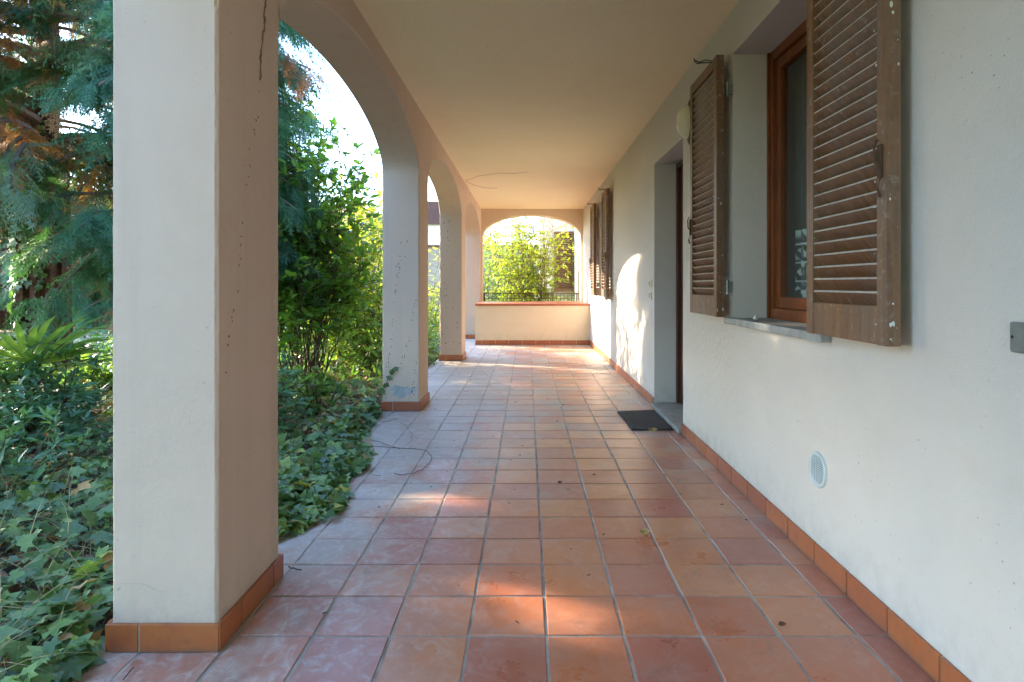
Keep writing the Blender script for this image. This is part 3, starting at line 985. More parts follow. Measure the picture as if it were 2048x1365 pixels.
# living ivy shoot on pillar 2
iv = thing('ivy_shoot', (-1.27, PIL[2][0], .15), 'small dark ivy shoot climbing the lower left corner of the second pillar', 'ivy')
b = MB(); sh = [(765, 782), (771, 770), (778, 755), (786, 745), (793, 738)]
q_ = [(*[py_(x_, y_, yy - .004)[0]], yy - .004, py_(x_, y_, yy)[1]) for x_, y_ in sh]
b.tube(q_, .003, 5); b.build('stem', 'stem', iv)
P = np.array([q_[i] for i in (0, 0, 1, 1, 2, 2, 3, 3, 4)]) + RNG.normal(0, .008, (9, 3)) * (1, .2, 1); P[:, 1] = yy - .01
D = RNG.normal(size=(9, 3)) * (1, .15, 1); U = np.tile((0., -1, .2), (9, 1))
cloud('foliage', IVY, P, D, U, RNG.uniform(.035, .05, 9), RNG.uniform(0, .2, 9), 'ivy', iv)

# railing beyond the end arch
rl = thing('railing', (0, YE + .45, 0), 'low rusty iron railing with thin upright bars beyond the end arch', 'railing')
yr = YE + .36
b = MB(); b.cbox(-.93, 1.10, yr - .012, yr + .012, .915, .935, .003); b.cbox(-.93, 1.10, yr - .008, yr + .008, .80, .812, .002); b.cbox(-.93, 1.10, yr - .01, yr + .01, .15, .17, .002); b.build('rail', 'rust_iron', rl)
b = MB()
for k in range(25):
    x_ = -.90 + k * .0805
    b.box(x_ - .005, x_ + .005, yr - .005, yr + .005, .17, .915)
b.build('bar', 'rust_iron', rl)
for x_ in (-.92, 1.06):
    b = MB(); b.cbox(x_ - .015, x_ + .015, yr - .015, yr + .015, -.05, .93, .002); b.build('post', 'rust_iron', rl)

# garden wall with coping
gw = thing('garden_wall', (-8, 18.5, 0), 'grey rendered garden boundary wall with a dark tiled coping behind the shrubs', 'wall')
MB().box(-40, 10, 18.5, 18.75, -.1, 2.24).build('wall', 'stone_wall', gw)
b = MB()
k = -13.0
while k < 3:
    b.cbox(k + .004, k + .326, 18.42, 18.83, 2.243, 2.30, .012); k += .33
b.cbox(-40, -13, 18.42, 18.83, 2.243, 2.30, .012); b.cbox(3, 10, 18.42, 18.83, 2.243, 2.30, .012)
b.build('coping', 'roof', gw)

# neighbour houses
nh = thing('neighbour_house', (-6.2, 27, 0), 'neighbouring house with a low grey tiled roof beyond the garden wall', 'house')
MB().box(-9.8, -4.2, 25, 31, -.1, 3.0).build('wall', 'far_house', nh)
b = MB(); b.add([(-10.6, 24.6, 2.95), (-3.6, 24.6, 2.95), (-3.6, 31.4, 2.95), (-10.6, 31.4, 2.95), (-10.4, 28, 4.7), (-7.6, 28, 4.7)], [(0, 1, 5, 4), (1, 2, 5), (2, 3, 4, 5), (3, 0, 4), (0, 3, 2, 1)])
b.build('roof', 'roof', nh)
nb = thing('outbuilding', (-3.1, 22.5, 0), 'dark timber clad outbuilding with pale lower wall glimpsed between the second and third pillars', 'outbuilding')
MB().box(-4.0, -2.4, 22, 25, -.1, 3.25).build('wall', 'far_house', nb)
MB().box(-4.2, -2.3, 21.8, 25.2, 3.25, 4.05).build('gable', 'door', nb)
fh = thing('apartment_house', (1.5, 45, 0), 'pale grey rendered tall house far beyond the garden wall', 'house')
MB().box(-1.0, .35, 40, 46, -.1, 4.9).build('wall', 'far_house', fh)
MB().box(-1.2, .55, 39.7, 46.3, 4.9, 5.05).build('roof', 'far_house', fh)

# ================================================================ PLANTS
def curve(p0, d, L, droop, n=7, wob=.04, rng=random):
    p0 = Vector(p0); d = Vector(d).normalized(); out = []
    off = Vector((0, 0, 0))
    for i in range(n):
        t_ = i / (n - 1)
        off += Vector((rng.gauss(0, wob), rng.gauss(0, wob), rng.gauss(0, wob * .5))) * L * .3 if i else Vector((0, 0, 0))
        out.append(p0 + d * L * t_ + Vector((0, 0, -droop * L * t_ * t_)) + off)
    return out

# openings in the crowns through which the low sun reaches the tiles
GAPS = [(Vector((.16, 2.09, 0)), .17), (Vector((-.30, 3.09, 0)), .12)]
def in_gap(p, extra):
    for q, r_ in GAPS:
        w_ = p - q
        if (w_ + SUN * -w_.dot(SUN)).length < r_ + extra: return True
    return False
def conifer(base, Ht, Rmax, nbr, label, mat='conifer', zmin=.9, spray=.42, seed=1, trunk=.2, dens=13, rustp=.1, lean=0, sector=None, back=1.0):
    rg = random.Random(seed); r2 = np.random.default_rng(seed)
    root = thing('conifer_tree', base, label, 'tree', 'conifers in the garden')
    bx, by, bz = base
    b = MB()
    tp = [(bx + .04 * math.sin(k * 1.3), by + .04 * math.cos(k), bz + Ht * k / 12) for k in range(13)]
    b.tube(tp, [trunk * (1.25 if k == 0 else 1) * (1 - .85 * k / 12) for k in range(13)], 14)
    for k in range(10):      # buttress ridges
        an = k * .63; b.tube([(bx + trunk * math.cos(an) * (1.05 - .03 * i), by + trunk * math.sin(an) * (1.05 - .03 * i), bz + .5 * i) for i in range(7)], [trunk * .22] * 7, 5)
    b.build('trunk', 'bark', root)
    br = MB(); P = []; D = []; U = []; S = []; TI = []
    for i in range(nbr):
        u = (i + .5) / nbr
        z = zmin + (Ht - zmin) * u ** 1.15
        an = rg.uniform(0, 2 * math.pi)
        if sector and rg.random() < .6: an = rg.uniform(*sector)
        prof = min(1, (1 - u) * 1.9 + .12)
        L = Rmax * prof * rg.uniform(.72, 1.08)
        L *= 1 - (1 - back) * max(0, math.sin(an)) ** .5
        d = Vector((math.cos(an), math.sin(an), rg.uniform(.05, .30)))
        cv = curve((bx, by, bz + z), d, L, rg.uniform(.30, .55), 8, .05, rg)
        br.tube(cv, [.028 * (1 - .8 * k / 7) * (L / 2 + .3) for k in range(8)], 5, False)
        rust = rg.random() < rustp
        tint0 = rg.uniform(0, .8)
        # dead inner twigs
        for _ in range(9):
            t_ = rg.uniform(.1, .75); k = t_ * 7; p = cv[int(k)].lerp(cv[min(int(k) + 1, 7)], k % 1)
            dd = Vector((rg.gauss(0, 1), rg.gauss(0, 1), rg.uniform(-1.2, .2)))
            if in_gap(p + dd.normalized() * .2, .1): continue
            br.tube(curve(p, dd, rg.uniform(.2, .6), .5, 5, .08, rg), [.007, .006, .005, .004, .002], 3, False)
        ns = int(dens * (.6 + L / Rmax))
        for _ in range(ns):
            t_ = rg.uniform(.38, 1) ** .8; k = min(t_ * 7, 6.99); p = cv[int(k)].lerp(cv[int(k) + 1], k % 1)
            tan = (cv[int(k) + 1] - cv[int(k)]).normalized()
            side = tan.cross(Vector((0, 0, 1))).normalized() * rg.choice((-1, 1))
            dd = tan * rg.uniform(.3, 1) + side * rg.uniform(.1, 1.1) + Vector((0, 0, rg.uniform(-.75, .05)))
            sz = spray * rg.uniform(.6, 1.15); tr = p + Vector((rg.gauss(0, .05), rg.gauss(0, .05), rg.gauss(0, .04)))
            if in_gap(tr + dd.normalized() * sz * .5, sz * .18): continue
            P.append(tr); D.append(dd)
            U.append((rg.gauss(0, .3), rg.gauss(0, .3), 1)); S.append(sz)
            inner = t_ < .62 and rg.random() < rustp * 2.4
            TI.append(rg.uniform(.92, 1) if (rust and rg.random() < .6) or inner else min(max(tint0 + rg.gauss(0, .12), 0), .86))
    br.build('branches', 'twig', root)
    P = np.array([tuple(p) for p in P]); D = np.array([tuple(p) for p in D]); U = np.array(U)
    h = len(P) // 2
    V1, F1 = SPRAY
    P = np.concatenate([P, P + r2.normal(0, .07, P.shape)]); D = np.concatenate([D, D + r2.normal(0, .45, D.shape) - (0, 0, .2)]); U = np.concatenate([U, U + r2.normal(0, .4, U.shape)])
    S = np.concatenate([np.array(S) * .95, np.array(S) * .5]); TI = np.clip(np.concatenate([TI, np.array(TI) + r2.normal(0, .07, len(TI))]), 0, 1)
    cloud('crown', SPRAY2, P, D, U, S, TI, mat, root)
    return root

conifer((-6.3, 8.0, 0), 8.0, 3.3, 180, 'tall blue green conifer with reddish trunk and drooping sprays left of the nearest pillar', 'conifer', 2.4, .55, 3, .25, 15, .34, sector=(-2.2, .1), back=.42)
conifer((-4.05, 6.75, 0), 7.6, 1.8, 200, 'dark green conifer with hanging sprays just right of the nearest pillar in the first arch', 'conifer_dark', 1.45, .42, 8, .15, 22, .07, back=.8, sector=(-1.4, .5))
conifer((-12.6, 14.8, 0), 6.2, 2.9, 110, 'broad dark conifer filling the gap behind the trunk at the far left edge', 'conifer_dark', .5, .6, 45, .2, 18, .1)
conifer((-9.5, 15.5, 0), 4.6, 2.4, 90, 'bright green conifer standing behind the reddish trunk at the far left', 'conifer_dark', .6, .55, 21, .2, 15, .12)
conifer((-6.35, 3.95, 0), 5.9, 1.9, 170, 'bushy conifer at the left edge with sprays hanging in front of the reddish trunk', 'conifer', 3.0, .6, 31, .22, 20, .12)
conifer((-5.6, 1.7, 0), 5.7, 2.0, 110, 'blue green conifer outside the left edge beside the camera', 'conifer', 1.6, .6, 33, .22, 22, .08)

def shrub(name, base, rx, ry, ht, nst, nleaf, tmpl, size, mat, label, cat='shrub', group=None, tint=(.0, 1), stemr=.008, seed=1, stemmat='stem', up=.3, zlo=.12, berries=0, berrylab=None, droopleaf=.25):
    rg = random.Random(seed); r2 = np.random.default_rng(seed)
    root = thing(name, base, label, cat, group)
    base = Vector(base); b = MB(); P = []; D = []
    tips = []
    per = max(2, nleaf // nst)
    for i in range(nst):
        an = rg.uniform(0, 2 * math.pi); rr_ = math.sqrt(rg.random())
        hz = ht * rg.uniform(.55, 1.0) * (1 - .35 * rr_ ** 2)
        top = base + Vector((rx * rr_ * math.cos(an), ry * rr_ * math.sin(an), hz))
        b0 = base + Vector((rx * .25 * rr_ * math.cos(an), ry * .25 * rr_ * math.sin(an), -.03))
        m1 = b0.lerp(top, .45) + Vector((rg.gauss(0, .05), rg.gauss(0, .05), hz * .1)) * 1
        cv = []
        for k in range(8):
            t_ = k / 7
            cv.append(b0 * (1 - t_) ** 2 + m1 * 2 * t_ * (1 - t_) + top * t_ * t_ + Vector((rg.gauss(0, .012), rg.gauss(0, .012), 0)) * ht)
        b.tube(cv, [stemr * (1.15 - t2 / 8) for t2 in range(8)], 4, False)
        tips.append(cv[-1])
        # side twigs with leaves
        ntw = max(2, per // 9)
        for j in range(ntw):
            t_ = rg.uniform(zlo, 1); k = min(t_ * 7, 6.99); p = cv[int(k)].lerp(cv[int(k) + 1], k % 1)
            dd = Vector((rg.gauss(0, 1), rg.gauss(0, 1), rg.uniform(-.1, 1.0))).normalized()
            L = rg.uniform(.12, .3) * (rx + ry + ht) / 2.4
            tw = curve(p, dd, L, .3, 5, .06, rg)
            b.tube(tw, [stemr * .45, stemr * .4, stemr * .35, stemr * .3, stemr * .2], 3, False)
            for q_ in range(max(1, per // ntw)):
                t2 = rg.random() ** .7; k = min(t2 * 4, 3.99); pp_ = tw[int(k)].lerp(tw[int(k) + 1], k % 1)
                P.append(tuple(pp_)); e = dd + Vector((rg.gauss(0, .8), rg.gauss(0, .8), rg.gauss(0, .5) + up - droopleaf))
                D.append(tuple(e))
    b.build('stems', stemmat, root)
    n = len(P); U = np.tile((0., 0, 1), (n, 1)) + r2.normal(0, .45, (n, 3))
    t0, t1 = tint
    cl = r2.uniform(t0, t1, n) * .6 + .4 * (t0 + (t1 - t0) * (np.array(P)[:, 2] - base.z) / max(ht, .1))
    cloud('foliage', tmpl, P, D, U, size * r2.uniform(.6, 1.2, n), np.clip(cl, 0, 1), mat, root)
    if berries:
        for _ in range(berries):
            bb = MB()
            p = P[rg.randrange(n)]
            bb.sphere((p[0] + rg.gauss(0, .02), p[1] + rg.gauss(0, .02), p[2] + .01), rg.uniform(.009, .014), 8, 6)
            bb.build('berry', 'berry', root, smooth=True)
    return root

G1 = 'shrubs in the garden bed'
# laurel in the first arch
shrub('laurel_shrub', (-2.45, 6.75, 0), .74, .62, 3.4, 34, 7200, OV, .105, 'laurel', 'tall glossy laurel shrub reaching up against the white sky in the first arch', group=G1, seed=2, up=.35, zlo=.3, stemr=.009)
# yellow green fillers behind
sh = [
 ('leafy_shrub', (-3.9, 10.6, 0), 1.1, .9, 2.0, 30, 4400, OV, .065, 'yellow', 'yellow green shrub filling the middle of the first arch behind the laurel', (0, .8)),
 ('leafy_shrub', (-3.05, 10.9, 0), .75, .8, 1.6, 20, 2600, OV, .06, 'yellow', 'sunlit yellow leaved shrub just left of the second pillar', (.2, 1)),
 ('leafy_shrub', (-3.3, 8.3, 0), .8, .7, 1.0, 22, 2600, LAN, .075, 'green', 'low green shrub with narrow leaves under the laurel', (0, .9)),
 ('leafy_shrub', (-2.4, 8.6, 0), .6, 1.15, 2.95, 30, 6800, OV, .10, 'yellow', 'tall light green shrub beside and behind the second pillar', (.0, .8)),
 ('leafy_shrub', (-2.55, 5.15, 0), .42, .42, .72, 14, 1000, LAN, .11, 'bluegreen', 'dark waxy leaved shrub right behind the nearest pillar', (0, .7)),
 ('leafy_shrub', (-3.6, 4.6, 0), .6, .5, .75, 16, 1100, LAN, .11, 'bluegreen', 'dark waxy leaved shrub hidden partly behind the nearest pillar', (0, .7)),
 ('leafy_shrub', (-2.35, 13.4, 0), .85, .9, 2.0, 20, 2400, OV, .065, 'yellow', 'twiggy yellow green shrub between the second and third pillars', (.1, .9)),
 ('leafy_shrub', (-2.1, 11.6, 0), .5, .9, 1.25, 14, 1000, LAN, .07, 'yellow', 'yellowish shrub at the floor edge past the third pillar', (.1, .8)),
 ('leafy_shrub', (-1.62, 7.6, 0), .28, .45, .42, 10, 500, LAN, .07, 'green', 'tuft of narrow leaves at the floor edge behind the second pillar', (.0, .6)),
 ('leafy_shrub', (-5.6, 12.5, 0), 1.3, .9, 1.9, 24, 3000, OV, .07, 'green', 'green shrub behind the dark conifer', (.1, 1)),
 ('leafy_shrub', (-1.95, 7.8, 0), .42, .5, 1.15, 18, 2200, LAN, .08, 'green', 'low dense green shrub at the floor edge right behind the second pillar', (.1, .9)),
 ('leafy_shrub', (-1.95, 9.8, 0), .42, .8, 1.1, 18, 2000, LAN, .08, 'yellow', 'low light green shrub at the floor edge behind the third pillar', (.0, .8)),
 ('leafy_shrub', (-1.85, 4.35, 0), .36, .5, .62, 16, 900, LAN, .10, 'bluegreen', 'small waxy leaved shrub in the ivy between the first two pillars', (.0, .9)),
 ('leafy_shrub', (-1.75, 5.1, 0), .30, .35, .5, 14, 700, OV, .07, 'green', 'small round leaved shrub just in front of the second pillar', (.1, 1)),
 ('leafy_shrub', (-3.4, 15.2, 0), 1.0, .8, 2.3, 20, 2200, OV, .08, 'yellow', 'yellow green shrub against the garden wall left of the second pillar', (.1, 1)),
 ('leafy_shrub', (-6.6, 16.6, 0), 1.4, .8, 2.6, 22, 2600, OV, .09, 'green', 'green shrub against the garden wall at the left of the first arch', (.3, 1)),
 ('leafy_shrub', (-4.7, 15.6, 0), 1.5, .9, 2.5, 26, 3400, OV, .085, 'yellow', 'tall yellowing shrub in front of the garden wall in the first arch', (.4, 1)),
]
for k, (nm, bs, rx, ry, ht, ns, nl, tp, sz, mt, lab, ti) in enumerate(sh):
    shrub(nm, bs, rx, ry, ht, ns, nl, tp, sz, mt, lab, group=G1, tint=ti, seed=30 + k)
# berry shrubs, left
shrub('berry_shrub', (-3.35, 4.15, 0), .5, .5, .48, 20, 1500, LAN, .10, 'bluegreen', 'low shrub with narrow leaves and orange berries at the far left under the palm', group='berry shrubs', tint=(0, .7), seed=61, berries=16)
shrub('berry_shrub', (-4.1, 6.2, 0), .75, .6, .46, 22, 1900, OV, .09, 'green', 'sunlit green berry shrub in front of the gravel path left of the nearest pillar', group='berry shrubs', tint=(.2, 1), seed=62, berries=10)
shrub('leafy_shrub', (-5.6, 6.0, 0), .8, .6, .5, 22, 1800, OV, .09, 'green', 'bushy green shrub beyond the palm at the left edge', group=G1, tint=(.1, .9), seed=63)
shrub('leafy_shrub', (-2.9, 3.3, 0), .6, .6, .4, 20, 1100, LAN, .09, 'bluegreen', 'low tangle of narrow leaves left of the nearest pillar', group=G1, tint=(0, .8), seed=64)
# bush beyond the end arch
shrub('climbing_rose', (.1, 14.1, 0), 1.25, .55, 3.4, 46, 6500, OV, .085, 'yellow', 'sparse sunlit rose bush with bare brown canes and yellow green leaves beyond the railing', cat='bush', tint=(.0, .85), seed=71, stemmat='greybark', zlo=.25, stemr=.011)
shrub('leafy_shrub', (-.75, 17.2, 0), 1.0, .6, 3.7, 26, 4200, OV, .085, 'yellow', 'tall pale yellow green shrub filling the upper end arch behind the rose bush', group=G1, tint=(.1, .9), seed=73, zlo=.3)
shrub('leafy_shrub', (-.6, 16.0, 0), .8, .6, 2.6, 22, 2600, OV, .07, 'green', 'small green shrub low behind the railing at the left of the end arch', group=G1, tint=(.2, 1), seed=72)
# yellow trees past the wall
def broadtree(base, Ht, Rc, nl, mat, label, seed, size=.12, tint=(.3, 1)):
    rg = random.Random(seed); r2 = np.random.default_rng(seed)
    root = thing('broadleaf_tree', base, label, 'tree', 'trees beyond the garden wall')
    b = MB(); bx, by, bz = base
    b.tube([(bx, by, bz - .1), (bx + .05, by, bz + Ht * .25), (bx, by + .05, bz + Ht * .55)], [.16, .12, .08], 8)
    tips = []
    for i in range(26):
        an = rg.uniform(0, 6.28); el = rg.uniform(.1, 1.3)
        d = Vector((math.cos(an) * math.cos(el), math.sin(an) * math.cos(el), math.sin(el)))
        cv = curve((bx, by, bz + Ht * rg.uniform(.3, .55)), d, Rc * rg.uniform(.6, 1.1), .1, 6, .08, rg)
        b.tube(cv, [.05, .04, .03, .022, .015, .008], 4, False)
        tips += cv[2:]
    b.build('trunk', 'stem', root)
    k = r2.integers(0, len(tips), nl); P = np.array([tuple(t_) for t_ in tips])[k] + r2.normal(0, Rc * .16, (nl, 3))
    D = rdir(nl, -.2, r2); U = rdir(nl, .6, r2)
    cloud('crown', OV, P, D, U, size * r2.uniform(.6, 1.2, nl), r2.uniform(*tint, nl), mat, root)
broadtree((-6.3, 20.4, 0), 4.9, 1.9, 5000, 'yellow', 'yellow autumn tree beyond the garden wall seen in the first arch', 81, .11)
broadtree((-8.6, 19.9, 0), 5.4, 2.1, 5000, 'yellow', 'yellow green tree beyond the garden wall left of the laurel', 82, .11, (0, .7))
broadtree((-1.4, 21.2, 0), 4.0, 1.4, 1500, 'yellow', 'thin yellowing tree beyond the wall seen in the end arch', 83, .10)
broadtree((-14.5, 19.9, 0), 6, 2.6, 3500, 'green', 'broad green tree beyond the wall at the far left', 84, .14, (0, .8))

n = 7500  # unseen leaf screen, added behind the camera to cut low sky light
P = np.stack([RNG.uniform(-5.5, 1.4, n), RNG.normal(-3.3, .28, n), RNG.uniform(0, 4.4, n)], 1)
hd = thing('sky_blocker', (-2, -3.3, 0), 'leafy screen added out of view behind the camera to block low sky light', 'sky_blocker')
cloud('foliage', OV, P, rdir(n, .2), rdir(n, .5), RNG.uniform(.14, .24, n), RNG.random(n), 'green', hd)
b = MB()
for k in range(12): b.tube([(-5.3 + k * .6, -3.3, -.05), (-5.25 + k * .6, -3.28, 1.4), (-5.3 + k * .6, -3.33, 2.9)], [.035, .025, .01], 5)
b.build('stems', 'stem', hd)
# palm at left
pl = thing('fan_palm', (-3.95, 4.75, 0), 'young fan palm with pleated green fronds at the left edge', 'palm')
b = MB(); P = []; D = []; U = []; S = []
def fan(o, d, up, L, nseg=15, spread=150):
    d = Vector(d).normalized(); up = Vector(up); sd = d.cross(up).normalized(); up = sd.cross(d)
    for k in range(nseg):
        an = R(-spread / 2 + spread * k / (nseg - 1))
        v_ = d * math.cos(an) + sd * math.sin(an) + up * (.10 if k % 2 else .0)
        Lk = L * (.72 + .28 * math.cos(an * .8))
        P.append(tuple(o)); D.append(tuple(v_)); U.append(tuple(up)); S.append(Lk)
for (d, L, hz) in (((.55, -.35, .50), .62, .62), ((.75, .1, .15), .60, .50), ((-.3, -.4, .6), .55, .6), ((.2, .6, .6), .55, .6), ((.35, -.7, .25), .5, .45), ((-.8, .1, .3), .6, .5), ((.9, -.3, .42), .5, .58)):
    dv = Vector(d).normalized(); o = Vector((-3.95, 4.75, .12)) + Vector((dv.x * .28, dv.y * .28, hz * .68))
    b.tube([(-3.95, 4.75, 0), tuple(Vector((-3.95, 4.75, .1)).lerp(o, .5) + Vector((0, 0, .06))), tuple(o)], [.018, .013, .009], 6)
    fan(o, dv, (0 - dv.x * .3, -dv.y * .3, 1), L)
b.build('petiole', 'stem', pl)
PS = (np.array([(-.002, 0, 0), (.002, 0, 0), (-.042, .45, .012), (0, .45, -.010), (.042, .45, .012), (-.030, .75, -.02), (0, .75, -.035), (.030, .75, -.02), (0, 1, -.13)]), [(0, 3, 2), (0, 1, 3), (1, 4, 3), (2, 3, 6, 5), (3, 4, 7, 6), (5, 6, 8), (6, 7, 8)])
cloud('frond', PS, P, D, U, S, RNG.uniform(.1, .8, len(P)), 'palm', pl)

# ivy ground cover
def ivy_cover():
    n = 19000
    P = []
    r = np.random.default_rng(5)
    # denser near the floor and the camera
    Y = 0.6 + 12.5 * r.random(n * 2) ** 1.6
    lim = np.clip(.9 * Y + .8, 2.5, 9)
    X = -1.28 - lim * r.random(n * 2) ** 1.15
    # edge spill over the tiles
    edge = .14 * np.sin(Y * 2.3 + .5) + .09 * np.sin(Y * 6.1) + .05
    keep = ~((X > -1.34) & (Y > 1.8) & (Y < 2.45)) & ~((X > -1.34) & (Y > 5.3) & (Y < 6.0)) & ~((X > -1.34) & (Y > 8.9) & (Y < 9.6))
    X, Y = X[keep][:n], Y[keep][:n]
    mound = .05 + .09 * (np.sin(X * 1.9 + Y * .8) * np.cos(Y * 1.3) * .5 + .5) + .05 * np.clip((-X - 1.5), 0, 1)
    Z = mound * r.random(len(X)) ** .6 + .01
    P = np.stack([X, Y, Z], 1)
    # spill patch between pillar 1 and 2
    m = 2600
    y2 = r.uniform(2.36, 5.3, m); reach = np.interp(y2, [2.36, 2.55, 2.75, 3.0, 3.15, 3.4, 3.75, 4.1, 4.5, 5.3], [.10, .15, .26, .42, .40, .30, .34, .26, .12, .02])
    x2 = -1.33 + reach * r.random(m) ** .8
    z2 = .012 + (.16 * r.random(m)) * np.clip(1 - (x2 + 1.33) / np.maximum(reach, .02), .12, 1)
    P = np.concatenate([P, np.stack([x2, y2, z2], 1)])
    m = 260
    y3 = r.uniform(1.0, 1.85, m); x3 = -1.34 + r.uniform(-.02, .09, m) * np.clip((1.85 - y3) * 3, .3, 1); P = np.concatenate([P, np.stack([x3, y3, .012 + .05 * r.random(m)], 1)])
    N2 = len(P)
    D = r.normal(size=(N2, 3)); D[:, 2] *= .35; D[:, 0] += .25
    U = np.tile((0., 0, 1), (N2, 1)) + r.normal(0, .38, (N2, 3)) + np.array((.1, -.25, 0))
    S = (.026 + .062 * r.random(N2) ** 1.5) * np.where(P[:, 1] > 6, 1.25, 1)
    tint = np.clip(r.beta(1.3, 2.0, N2) + .12 * np.sin(P[:, 0] * 3 + P[:, 1] * 2), 0, 1)
    tint[r.random(N2) < .025] = 1
    o = cloud('ivy', IVY, P, D, U, S, tint, 'ivy')
    tag(o, 'dark green ivy ground cover spilling over the edge of the tiles', 'ivy', kind='stuff')
ivy_cover()
b = MB(); rr = random.Random(12)
for _ in range(90):
    x_ = -1.35 - rr.random() * 2.2; y_ = 1.2 + 5 * rr.random(); an = rr.uniform(0, 6.28)
    q_ = [Vector((x_, y_, .05))]
    for k in range(9):
        an += rr.gauss(0, .45); q_.append(q_[-1] + Vector((math.cos(an) * .07, math.sin(an) * .07, rr.gauss(0, .014))))
        if q_[-1].x > -1.36: q_[-1].x = -1.37
        q_[-1].z = min(max(q_[-1].z, .02), .17)
    b.tube(q_, [.0045 - .0003 * k for k in range(10)], 4, False)
tag(b.build('ivy_stems', 'twig', None), 'woody brown ivy stems running through the ground cover', 'ivy', kind='stuff')
# dry grass and runners through the ivy
n = 5200
Y = 1.0 + 7 * RNG.random(n) ** 1.5; X = -1.36 - (.9 * Y + .5) * RNG.random(n)
P = np.stack([X, Y, .02 + .10 * RNG.random(n)], 1); D = rdir(n, .25); D[:, 2] = np.abs(D[:, 2]) * .5
o = cloud('dry_grass', BLADE, P, D, np.tile((0., 0, 1), (n, 1)) + RNG.normal(0, .2, (n, 3)), RNG.uniform(.12, .38, n), RNG.random(n), 'straw', wid=RNG.uniform(.25, .6, n))
tag(o, 'pale dry grass stems tangled through the ivy', 'grass', kind='stuff')
n = 4600
Y = 1.0 + 13 * RNG.random(n) ** 1.3; X = -1.36 - (.75 * Y + .5) * RNG.random(n)
P = np.stack([X, Y, .03 + .07 * RNG.random(n)], 1)
o = cloud('leaf_litter', T_ovate(.3, .12, -.15), P, rdir(n, 0) * (1, 1, .3), np.tile((0., 0, 1), (n, 1)) + RNG.normal(0, .4, (n, 3)), RNG.uniform(.04, .09, n), RNG.random(n), 'litter')
tag(o, 'brown fallen leaves scattered among the ivy and on the soil', 'leaves', kind='stuff')
# mid-distance ground growth
n = 9000
Y = 6.5 + 11 * RNG.random(n); X = -1.5 - (.5 * Y) * RNG.random(n)
keep = ~((Y > 10.4) & (X < -5))
X, Y = X[keep], Y[keep]; n = len(X)
P = np.stack([X, Y, .5 * RNG.random(n) ** 1.7], 1)
o = cloud('undergrowth', LAN, P, rdir(n, .7), rdir(n, .7), RNG.uniform(.07, .14, n), RNG.random(n), 'green')
tag(o, 'dense low green undergrowth between the shrubs', 'undergrowth', kind='stuff')
n = 2600
P = np.stack([RNG.uniform(-1.1, 1.1, n), RNG.uniform(13.3, 14.9, n), .75 * RNG.random(n)], 1)
o = cloud('undergrowth', LAN, P, rdir(n, .7), rdir(n, .7), RNG.uniform(.06, .12, n), RNG.random(n), 'green')
tag(o, 'low green growth behind the railing at the foot of the rose bush', 'undergrowth', kind='stuff')
# ivy on the big trunk
n = 1300
an = RNG.uniform(0, 6.28, n); z = RNG.uniform(0, 3.2, n)
P = np.stack([-6.3 + .32 * np.cos(an), 8.0 + .32 * np.sin(an), z], 1); out = np.stack([np.cos(an), np.sin(an), np.zeros(n)], 1)
k = (np.cos(an - 3.6) > -.3)
o = cloud('trunk_ivy', IVY, P[k], np.stack([RNG.normal(0, .5, n), RNG.normal(0, .5, n), -np.ones(n)], 1)[k], out[k] + RNG.normal(0, .3, (n, 3))[k], RNG.uniform(.06, .11, n)[k], RNG.uniform(0, .4, n)[k], 'ivy')
tag(o, 'dark ivy climbing the reddish trunk at the far left', 'ivy')

RUN = ['longest brown ivy runner curling back in a hook over the tiles', 'short runner lying behind the start of the hooked runner',
 'thin arched runner above the bend of the hooked runner', 'short dark runner just left of the foot of the second pillar', 'tiny bent twig left of the end of the hooked runner',
 'brown runner along the ivy edge right of the nearest pillar', 'short dark twig on the tiles at the bottom left below the nearest pillar', 'dark twig against the far end of the nearest pillar skirting']
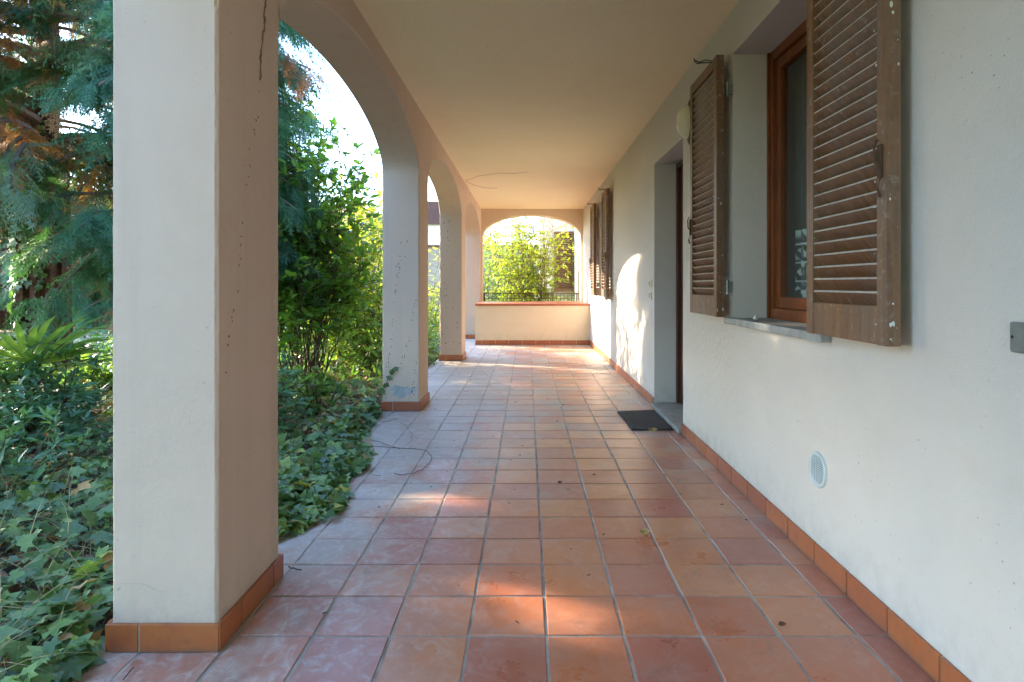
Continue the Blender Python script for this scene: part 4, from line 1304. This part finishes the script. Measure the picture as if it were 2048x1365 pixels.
# runners lying on the tiles
def fl(x_, y_, z=.006):
    Y = 1228 * (H - z) / (y_ - 568); return Vector(((x_ - 1054) * Y / 1228, Y, z))
for path_, r_ in (([(705, 893), (740, 893), (790, 897), (830, 899), (852, 902), (864, 914), (860, 925), (845, 940), (825, 949), (805, 951), (788, 947)], .0035),
                  ([(735, 880), (760, 886), (785, 895), (800, 898)], .003), ([(805, 898), (820, 885), (824, 870), (815, 855), (800, 846)], .0018),
                  ([(760, 845), (780, 843), (795, 838)], .003), ([(742, 950), (752, 953), (762, 952)], .002),
                  ([(590, 1055), (630, 1045), (650, 1030), (665, 1022)], .0035), ([(245, 1362), (258, 1345), (268, 1335)], .003), ([(575, 1135), (590, 1138), (603, 1140)], .004)):
    q_ = []
    for p0, p1 in zip(path_[:-1], path_[1:]):
        for t_ in (0, .5): q_.append(fl(p0[0] + (p1[0] - p0[0]) * t_, p0[1] + (p1[1] - p0[1]) * t_) + Vector((random.uniform(-.004, .004), random.uniform(-.004, .004), random.uniform(0, .006))))
    q_.append(fl(*path_[-1]))
    o = MB().tube(q_, r_ * .6, 5).build('ivy_runner', 'stem', None, tuple(q_[0]))
    tag(o, RUN.pop(0), 'runner', 'bare ivy runners on the tiles')
# fallen leaves on the porch
LF = T_ovate(.34, .14, -.2)
for k, (x_, y_, s_, t_, lab) in enumerate((
    (1278, 1066, .055, 1.0, 'curled yellow leaf lying on the tiles in the right foreground'),
    (1297, 862, .07, 1.0, 'pale yellow leaf lying on the near edge of the doormat'),
    (1346, 851, .05, .9, 'small pale leaf caught at the corner of doormat and threshold'),
    (1248, 838, .04, .3, 'tiny brown leaf left of the doormat'),
    (1115, 966, .03, .1, 'tiny dark leaf in the middle of the tiled floor'),
    (1555, 1249, .028, .0, 'tiny dark leaf on the tiles near the right skirting'))):
    p = fl(x_, y_, .02 if 'mat' in lab and k < 3 else .006)
    o = cloud('fallen_leaf', LF, [tuple(p), tuple(p + Vector((.006, .004, .004)))], [(1, -.3, .1), (.2, -1, .25)], [(.1, -.5, 1), (.5, .1, 1)], [s_, s_ * .7], [t_, t_ * .8], 'litter', None, tuple(p))
    tag(o, lab, 'leaf', 'fallen leaves on the porch')
# small debris far on the porch
b = MB(); rr = random.Random(4)
for _ in range(150):
    x_ = rr.uniform(-1.2, 1.1); y_ = 2 + 9 * rr.random() ** .8
    s_ = rr.uniform(.003, .008); an = rr.uniform(0, 3.14)
    b.tube([(x_, y_, .003), (x_ + s_ * math.cos(an), y_ + s_ * math.sin(an), .004), (x_ + 2 * s_ * math.cos(an + .4), y_ + 2 * s_ * math.sin(an + .4), .003)], s_ * .3, 4)
tag(b.build('debris', 'stem', None, (0, 6, 0)), 'fine dark bits of plant debris scattered over the tiled floor', 'debris', kind='stuff')
# pot of nothing: white object on the near sill
b = MB(); b.sphere((1.20, 3.22, .947), (.016, .018, .010), 10, 6); b.sphere((1.205, 3.235, .945), (.010, .010, .012), 8, 6); b.sphere((1.19, 3.20, .955), (.008, .008, .007), 8, 6)
tag(b.build('plaster_crumb', 'white_speck', None, (1.2, 3.22, .937), True), 'small white crumb of plaster lying on the near window sill', 'crumb')
